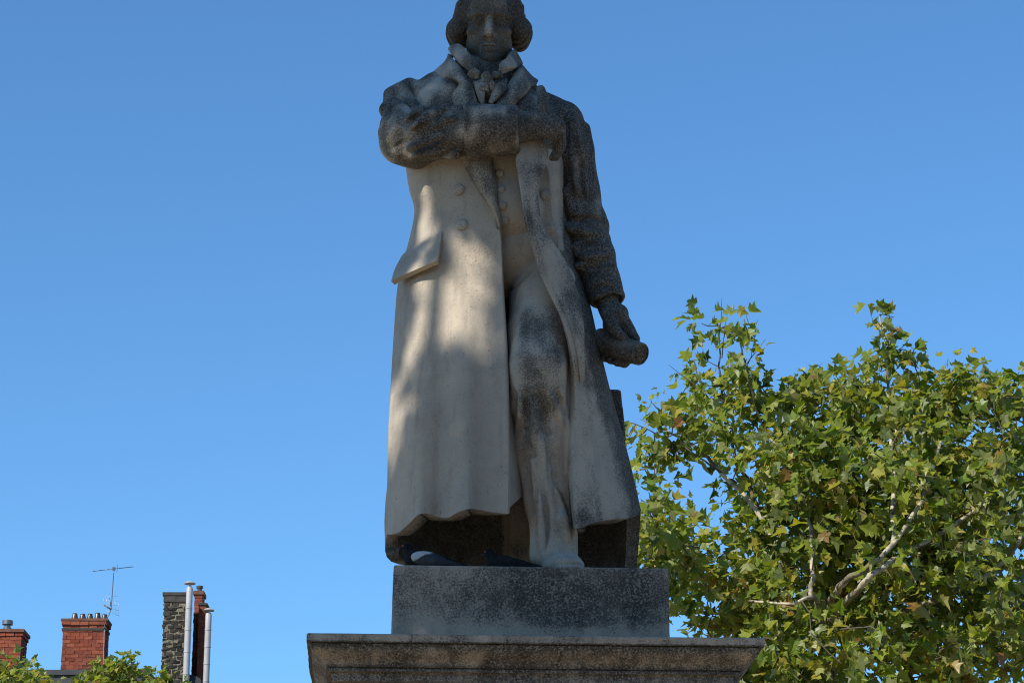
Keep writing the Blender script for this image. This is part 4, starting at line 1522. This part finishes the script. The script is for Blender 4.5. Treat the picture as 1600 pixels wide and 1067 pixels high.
# two trees far off to the left
def small_tree(px, py_top, lobes, Y, label, seed):
    q = np.random.default_rng(seed)
    c = P(px, py_top + 130, Y)
    fork = np.array([c[0], Y, c[2] - 1.5])
    limbs = [('trunk', [(c[0], Y, 0), (c[0] + .1, Y, c[2] * .4), fork], .25, .14)]
    for a in range(6):
        th = a * 1.05 + q.random() * .5
        e = fork + np.array([math.cos(th) * 1.1, math.sin(th) * 1.1, .9 + .5 * q.random()])
        limbs.append(('branch', [fork, (fork + e) / 2 + np.array([0, 0, .2]), e], .08, .02))
    plane_tree(label, (c[0], Y, 0), limbs, in_lobes([(a_, b_ + 15, c_, d_, e_, n_) for a_, b_, c_, d_, e_, n_ in lobes], q), 6, .150, 0, 'plane trees around the square', .26, None, .52, seed)


YS = 50.0
small_tree(10, 1010, [(8, 1085, YS, 74, 1.3, 230), (-60, 1100, YS, 90, 1.3, 120), (52, 1090, YS, 56, 1.0, 80), (20, 1200, YS, 130, 1.6, 240)], YS, 'rounded plane tree crown under the leftmost red chimney', 11)
small_tree(195, 1020, [(180, 1090, YS + .6, 62, 1.1, 150), (152, 1080, YS + .6, 40, .8, 40), (168, 1030, YS + .4, 14, .3, 7), (200, 1015, YS + .4, 11, .25, 7), (203, 1038, YS + .4, 12, .3, 6), (236, 1078, YS + .5, 42, .9, 56), (246, 1044, YS + .4, 14, .3, 7),
                       (290, 1070, YS + .4, 10, .3, 4), (190, 1190, YS, 120, 1.6, 220)], YS + .5, 'sprouting plane tree crown between the brick and stone chimneys', 12)

# the tree whose crown throws the dappled shade on the statue (left of and before the monument, out of the picture)
TD = 10.0
aim = Q(760, 470, .3)
cc = aim + SUN * TD
spots = [(664, 300, .2, .11), (655, 335, .12, .12), (640, 350, .1, .10), (645, 395, .2, .08), (672, 432, .25, .09), (702, 425, .28, .07),
         (665, 465, .27, .11), (660, 505, .28, .15), (695, 490, .33, .12), (722, 515, .35, .11), (645, 540, .22, .13), (626, 575, .15, .12), (616, 615, .1, .12), (613, 660, .1, .11), (628, 690, .15, .07),
         (776, 535, .36, .09), (774, 565, .36, .07), (766, 455, .33, .08), (765, 405, .3, .09), (738, 385, .3, .08), (740, 470, .34, .06), (628, 795, .2, .07), (668, 150, .1, .10), (648, 140, .1, .07), (722, 690, .38, .05), (745, 530, .36, .07)]
spots += [(652, 282, .15, .10), (672, 318, .22, .09), (700, 452, .3, .12), (735, 445, .32, .10), (762, 480, .33, .09), (715, 475, .33, .12), (650, 375, .18, .08), (690, 405, .28, .08), (735, 410, .3, .09)]
holes = [(Q(x, y, w), r * 1.06) for x, y, w, r in spots]
qs = np.random.default_rng(23)
cl = []
e1 = np.cross(SUN, [0, 0, 1.0]); e1 /= np.linalg.norm(e1); e2 = np.cross(SUN, e1)
for _ in range(1500):
    d = qs.normal(size=3); d /= np.linalg.norm(d); d *= qs.random() ** (1 / 2.8)
    cl.append(cc + np.array([d[0] * 2.5, d[1] * 2.7, d[2] * 3.0]))
cl = np.array(cl)
fk = np.array([cc[0] - .3, cc[1], cc[2] - 3.6])
limbs = [('trunk', [(fk[0] - .2, fk[1], 0), (fk[0], fk[1], fk[2] * .5), fk], .24, .15)]
for a in range(8):
    th = a * .8 + qs.random() * .4
    e = fk + np.array([math.cos(th) * 1.6, math.sin(th) * 1.6, 3.4 + qs.random() * 2])
    limbs.append(('branch', [fk, (fk + e) / 2 + np.array([0, 0, .3]), e], .06, .02))
plane_tree('plane tree shading the statue from the left, outside the picture', (fk[0] - .2, fk[1], 0), limbs, cl, 8, .19, 0, 'plane trees around the square', .28, holes, .44, 8)

# unseen plane tree copies, added behind and beside the camera to cut ambient light
def copy_whole(o, parent=None):
    c = o.copy(); COL.objects.link(c); c.parent = parent
    for ch in list(o.children): copy_whole(ch, c)
    return c


shade_tree = [o for o in bpy.data.objects if o.get('label', '').startswith('plane tree shading')][0]
for (x, y, rz, txt) in ((9.5, -1.0, 1.1, 'plane tree to the right of the photographer, outside the picture'), (-2.5, -7.0, 2.3, 'plane tree straight behind the photographer, outside the picture'),
                        (6.0, -6.5, 4.0, 'plane tree behind and right of the photographer, outside the picture')):
    c = copy_whole(shade_tree)
    c.location = (x, y, 0); c.rotation_euler = (0, 0, rz); c['label'] = txt
for (xa_, xb_, txt) in ((-24, -.3, 'unseen long house added behind the camera to cut ambient light, left one'), (.3, 26, 'unseen long house added behind the camera to cut ambient light, right one')):
    o = empty('unseen_house', ((xa_ + xb_) / 2, -26, 0), txt, 'house', 'houses across the square')  # unseen house, added to block low ambient light
    mb = MB(); mb.box((xa_, -34, 0), (xb_, -26, 17)); mb.build('wall', M_WALL, o, False, None)
    mb = MB(); mb.box((xa_ - .2, -34.2, 17.001), (xb_ + .2, -25.7, 17.4)); mb.build('roof', M_SLATE, o, False, None)

# ------------------------------------------------------------------ houses with chimneys
YH = 60.0
def Hp(px, py, dy=0.0): return P(px, py, YH + dy)


def brick_ring(parent, name, x0, x1, y0, y1, z0, z1, L, hgt, mat, q, jit=.006, gap=.008, wild=0.0):
    """courses of single bricks round a rectangular stack; shared meshes"""
    if not hasattr(brick_ring, 'cache'): brick_ring.cache = {}
    def unit(l, d, h):
        key = (round(l, 2), round(d, 2), round(h, 2), mat.name, int(q.integers(3)))
        if key not in brick_ring.cache:
            mb = MB(); mb.box((-l / 2, -d / 2, -h / 2), (l / 2, d / 2, h / 2))
            V = np.concatenate(mb.v) + q.normal(size=(8, 3)) * (.003 + wild * .01)
            me = bpy.data.meshes.new(name); me.from_pydata(V.tolist(), [], mb.f); me.materials.append(mat)
            brick_ring.cache[key] = me
        return brick_ring.cache[key]
    n = max(1, int(round((z1 - z0) / hgt)))
    ch = (z1 - z0) / n
    d = min(L * .5, .11)
    base = base_of(parent)
    def put(l, cx, cy, cz, rot):
        o = bpy.data.objects.new(name, unit(max(l - gap, .03), d, ch - gap))
        COL.objects.link(o); o.parent = parent
        o.location = np.array([cx, cy, cz]) - base + q.normal(size=3) * jit * .5
        o.rotation_euler = (0, 0, rot)
    for i in range(n):
        cz = z0 + (i + .5) * ch
        for (a, b, fixed, axis) in ((x0, x1, y0 + d / 2, 0), (x0, x1, y1 - d / 2, 0), (y0 + d, y1 - d, x0 + d / 2, 1), (y0 + d, y1 - d, x1 - d / 2, 1)):
            if axis == 0 and fixed > (y0 + y1) / 2: 
                # the back: one long run of bricks nobody sees from the square
                pass
            W = b - a
            k = max(1, int(round(W / L)))
            cuts = [a + W * j / k for j in range(k + 1)]
            if i % 2 and k > 1:
                cuts = [a] + [a + W * (j + .5) / k for j in range(k)] + [b]
            if wild: cuts = [cuts[0]] + [c + q.uniform(-.13, .13) * W / k for c in cuts[1:-1]] + [cuts[-1]]
            for c0, c1 in zip(cuts[:-1], cuts[1:]):
                if axis == 0: put(c1 - c0, (c0 + c1) / 2, fixed, cz, 0)
                else: put(c1 - c0, fixed, (c0 + c1) / 2, cz, math.pi / 2)


def stack_core(parent_house, x0, x1, y0, y1, z0, z1, mortar):
    mb = MB(); mb.box((x0 + .012, y0 + .012, z0), (x1 - .012, y1 - .012, z1))
    return mb.build('chimney_stack', mortar, parent_house, False, None)


qh = np.random.default_rng(77)
zr = Hp(110, 1050)[2]
xa, xb = Hp(-420, 1050)[0], Hp(236, 1050)[0]
house = empty('brick_chimney_house', ((xa + xb) / 2, YH + 4, 0), 'grey rendered house with red brick chimneys on its dark roof edge', 'house', 'houses across the square')
xc, xd = Hp(236.5, 1050)[0] + .01, Hp(420, 1050)[0]
house2 = empty('stone_chimney_house', ((xc + xd) / 2, YH + 4, 0), 'house with a sooty stone chimney and two pale metal flues', 'house', 'houses across the square')


def facade(parent, x0, x1, ztop, nwin):
    mb = MB(); mb.box((x0, YH, 0), (x1, YH + 8, ztop - .35)); mb.build('wall', M_WALL, parent, False, None)
    mb = MB(); mb.box((x0 - .0, YH - .28, ztop - .349), (x1, YH + 8.1, ztop - .12)); mb.box((x0, YH - .34, ztop - .119), (x1, YH + 8.1, ztop)); mb.build('roof', M_SLATE, parent, False, None)
    fw = (x1 - x0) / nwin
    for fl_ in range(4):
        for k in range(nwin):
            cx = x0 + fw * (k + .5); z0 = 1.0 + fl_ * 3.2
            if z0 + 1.9 > ztop - .5: continue
            mb = MB()
            for lo_, hi_ in (((cx - .6, YH - .05, z0), (cx - .52, YH - .001, z0 + 1.9)), ((cx + .52, YH - .05, z0), (cx + .6, YH - .001, z0 + 1.9)), ((cx - .519, YH - .05, z0), (cx + .519, YH - .001, z0 + .08)),
                             ((cx - .519, YH - .05, z0 + 1.82), (cx + .519, YH - .001, z0 + 1.9)), ((cx - .03, YH - .05, z0 + .081), (cx + .03, YH - .001, z0 + 1.819))):
                mb.box(lo_, hi_)
            wf = mb.build('window', M_FRAME, parent, False, None)
            for s in (-1, 1):
                mb = MB(); mb.box((cx + s * .275 - .244, YH - .03, z0 + .081), (cx + s * .275 + .244, YH - .002, z0 + 1.819)); mb.build('pane', M_GLASS, wf, False, None)


facade(house, xa, xb, zr, 7)
zr2 = Hp(350, 1085)[2]
facade(house2, xc, xd, zr2, 2)

# middle red chimney with five pots
def X_(px, py=1000, dy=0.): return Hp(px, py, dy)[0]
def Z_(py, dy=0.): return Hp(200, py, dy)[2]


x0, x1 = X_(93.5), X_(161)
y0, y1 = YH + .3, YH + .85
zA, zB = Z_(1050), Z_(972)
st = stack_core(house, x0, x1, y0, y1, zA, Z_(966), M_MORTAR_RED)
mb = MB(); mb.box((x0 - .03, y0 - .03, zA - .04), (x1 + .03, y1 + .03, zA + .06)); mb.build('chimney_foot', M_MORTAR, st, False, None)
brick_ring(st, 'brick', x0, x1, y0, y1, zA + .06, zB, .20, .088, M_BRICK, qh)
brick_ring(st, 'brick', x0 - .035, x1 + .035, y0 - .035, y1 + .035, zB + .001, Z_(965.5), .21, .09, M_BRICK_DARK, qh)
mb = MB(); mb.box((x0 - .05, y0 - .05, Z_(965.4)), (x1 + .05, y1 + .05, Z_(962))); mb.build('chimney_cap', M_CAPSTONE, st, False, None)
for zz, tt in ((Z_(980.5), .03), (Z_(978), .02)):
    mb = MB(); mb.box((x0 - .022, y0 - .022, zz), (x1 + .022, y0 - .006, zz + tt)); mb.box((x0 - .022, y0 - .0059, zz), (x0 - .006, y1, zz + tt)); mb.box((x1 + .006, y0 - .0059, zz), (x1 + .022, y1, zz + tt)); mb.build('cable_strap', M_SOOT, st, False, None)
for k, px in enumerate((109.5, 122, 133.5, 145.5, 156.5)):
    hgt = [.165, .15, .15, .175, .14][k]
    mb = MB(); mb.lathe([(.092, 0), (.092, .02), (.086, .03), (.056, hgt - .02), (.060, hgt - .015), (.060, hgt), (.045, hgt), (.04, hgt - .05)], (X_(px), (y0 + y1) / 2 - .1, Z_(962) + .001), (0, 0, 1), 14)
    mb.build('chimney_pot', M_POT, st, True, 40)

# leftmost red chimney, turned a little so that its right side shows
x0, x1 = X_(-34), X_(30)
y0, y1 = YH + .25, YH + 1.0
zA, zB = Z_(1060), Z_(990)
st = stack_core(house, x0, x1, y0, y1, zA, Z_(980), M_MORTAR_RED)
brick_ring(st, 'brick', x0, x1, y0, y1, zA, zB, .20, .088, M_BRICK, qh)
brick_ring(st, 'brick', x0 - .03, x1 + .03, y0 - .03, y1 + .03, zB + .001, Z_(984), .21, .085, M_BRICK, qh)
mb = MB(); mb.box((x0 - .06, y0 - .06, Z_(983.9)), (x1 + .06, y1 + .06, Z_(979))); mb.build('chimney_cap', M_CAPSTONE, st, False, None)
mb = MB(); mb.lathe([(.10, 0), (.10, .10), (.075, .11), (.075, .16), (.13, .17), (.13, .27), (.11, .275), (.105, .2)], (X_(3), YH + .55, Z_(979)), (0, 0, 1), 16); mb.build('chimney_cowl', M_STEEL, st, True, 40)

# sooty stone stack
x0, x1 = X_(250.5), X_(287)
y0, y1 = YH + .35, YH + 1.0
zA, zB = Z_(1084), Z_(935)
st = stack_core(house2, x0, x1, y0, y1, zr2 - .0, Z_(924), M_MORTAR_GREY)
brick_ring(st, 'stone', x0, x1, y0, y1, zA, zB, .185, .108, M_RUBBLE, qh, .012, .02, 1.0)
brick_ring(st, 'stone', x0 - .02, x1 + .02, y0 - .02, y1 + .02, zB + .001, Z_(925), .3, .13, M_SOOT, qh, .004, .004)
mb = MB(); mb.box((x0 - .04, y0 - .04, Z_(924.9)), (x1 + .04, y1 + .04, Z_(920))); mb.build('chimney_cap', M_SOOT, st, False, None)

# red stack behind it, in two steps
x0, x1 = X_(300, 1000, 1.2), X_(313, 1000, 1.2)
y0, y1 = YH + 1.3, YH + 1.8
st = stack_core(house2, x0, x1, y0, y1, zr2, Z_(930, 1.4), M_MORTAR_RED)
brick_ring(st, 'brick', x0, x1, y0, y1, Z_(1084, 1.4), Z_(930, 1.4), .2, .088, M_BRICK_DARK, qh)
mb = MB(); mb.box((x0 - .03, y0 - .03, Z_(929.9, 1.4)), (x1 + .03, y1 + .03, Z_(924, 1.4))); mb.build('chimney_cap', M_CAPSTONE, st, False, None)
mb = MB(); mb.lathe([(.06, 0), (.06, .1), (.085, .11), (.085, .16)], ((x0 + x1) / 2, YH + 1.5, Z_(924, 1.4) + .001), (0, 0, 1), 12); mb.build('chimney_pot', M_POT, st, True, 40)
x0, x1 = X_(310.2, 1000, 1.) , X_(321.5, 1000, 1.)
y0, y1 = YH + .8, YH + 1.28
st = stack_core(house2, x0, x1, y0, y1, zr2, Z_(948, 1.0), M_MORTAR_RED)
brick_ring(st, 'brick', x0, x1, y0, y1, Z_(1084, 1.), Z_(948, 1.0), .19, .088, M_BRICK_DARK, qh)
mb = MB(); mb.box((x0 - .02, y0 - .02, Z_(947.9, 1.0)), (x1 + .03, y1 + .0, Z_(944.5, 1.0))); mb.build('chimney_cap', M_SOOT, st, False, None)

# two pale flues with mushroom cowls
def flue(px, py_top, py_cowl, py_bot, r, dy):
    c = Hp(px, py_top, dy)
    zb_, zt_ = zr2, Hp(px, py_top, dy)[2]
    mb = MB()
    prof = [(r, 0)]
    n = 5
    for k in range(1, n):
        h = (zt_ - zb_) * k / n
        prof += [(r, h - .018), (r * 1.1, h - .016), (r * 1.1, h + .016), (r, h + .018)]
    prof += [(r, zt_ - zb_ - .05), (r * .7, zt_ - zb_)]
    mb.lathe(prof, (c[0], YH + dy, zb_), (0, 0, 1), 18)
    o = mb.build('flue_pipe', M_FLUE, house2, True, 40)
    mb = MB()
    zc_ = Hp(px, py_cowl, dy)[2]
    mb.lathe([(r * .32, zt_ - zc_ + .0), (r * .32, -.02), (r * 1.75, -.015), (r * 1.8, .0), (r * .9, .045), (r * .1, .055)], (c[0], YH + dy, zc_), (0, 0, 1), 18)
    mb.build('flue_cowl', M_FLUE, o, True, 40)


flue(296.5, 916, 911, 1067, .078, .18)
flue(326, 957, 953, 1060, .078, .5)
# rounded dark dormer roof at the right
mb = MB()
arc = [(math.cos(a) * .54, math.sin(a) * .5) for a in np.linspace(0, math.pi, 13)]
cx, cz = X_(294, 1000, .6), Z_(1085, .6)
V = [(cx + x, YH + .62, cz + z) for x, z in arc] + [(cx + x, YH + .79, cz + z) for x, z in arc]
n = len(arc)
mb.add(V, [(i, i + 1, n + i + 1, n + i) for i in range(n - 1)] + [tuple(range(n)), tuple(range(2 * n - 1, n - 1, -1)), (n - 1, 0, n, 2 * n - 1)])
mb.build('dormer_roof', M_SLATE, house2, True, 40)

# ------------------------------------------------------------------ aerial strapped to the middle chimney
ya = YH + .26
def A_(px, py): return Hp(px, py, .26)


ae = empty('tv_aerial', A_(162, 990), 'thin television aerial on a bent mast strapped to the middle red chimney', 'aerial')
mb = MB(); mb.tube(smooth_path([A_(162, 984), A_(166, 968), A_(171, 958), A_(174, 945), A_(176, 918), A_(178, 889)], 4), .011, 6); mb.build('mast', M_ANT, ae, True, None)
mb = MB(); mb.tube([A_(146, 892), A_(208, 885)], .008, 6); mb.build('boom', M_ANT, ae, True, None)
for px in (146, 158, 170, 183, 187.5, 192, 197, 207.5):
    c = A_(px, 892 - (px - 146) * 7 / 62)
    L = .10 if px < 186 else .06
    dv = np.array([.10, .9, .12]) if px not in (183,) else np.array([0, .2, 1.0])
    dv = dv / np.linalg.norm(dv)
    mb = MB(); mb.tube([c - dv * L, c + dv * L], .006, 5); mb.build('element', M_ANT, ae, True, None)
mb = MB(); mb.box(tuple(A_(176.5, 889.5) - np.array([.012, .02, .012])), tuple(A_(179.5, 886.5) + np.array([.012, .02, .012]))); mb.build('clamp', M_ANT, ae, False, None)
mb = MB(); mb.tube([A_(163, 945), A_(174, 952)], .016, 6); mb.tube([A_(171, 934), A_(174, 951)], .010, 6); mb.build('dipole', M_ANT, ae, True, None)
mb = MB()
for i in range(6):
    mb.tube([A_(161 + 4.6 * i, 931 + .3 * i), A_(163 + 4.6 * i, 948 + 3.2 * i)], .0035, 4)
for i in range(5):
    mb.tube([A_(161 + .5 * i, 932 + 5 * i), A_(184 + .3 * i, 931 + 7.5 * i)], .0035, 4)
mb.build('reflector_grid', M_ANT_PALE, ae, True, None)
mb = MB(); mb.tube(smooth_path([A_(163, 982), A_(162.5, 1000), A_(161.8, 1030), A_(161, 1050)], 3), .006, 5); mb.build('cable', M_ANT_PALE, ae, True, None)
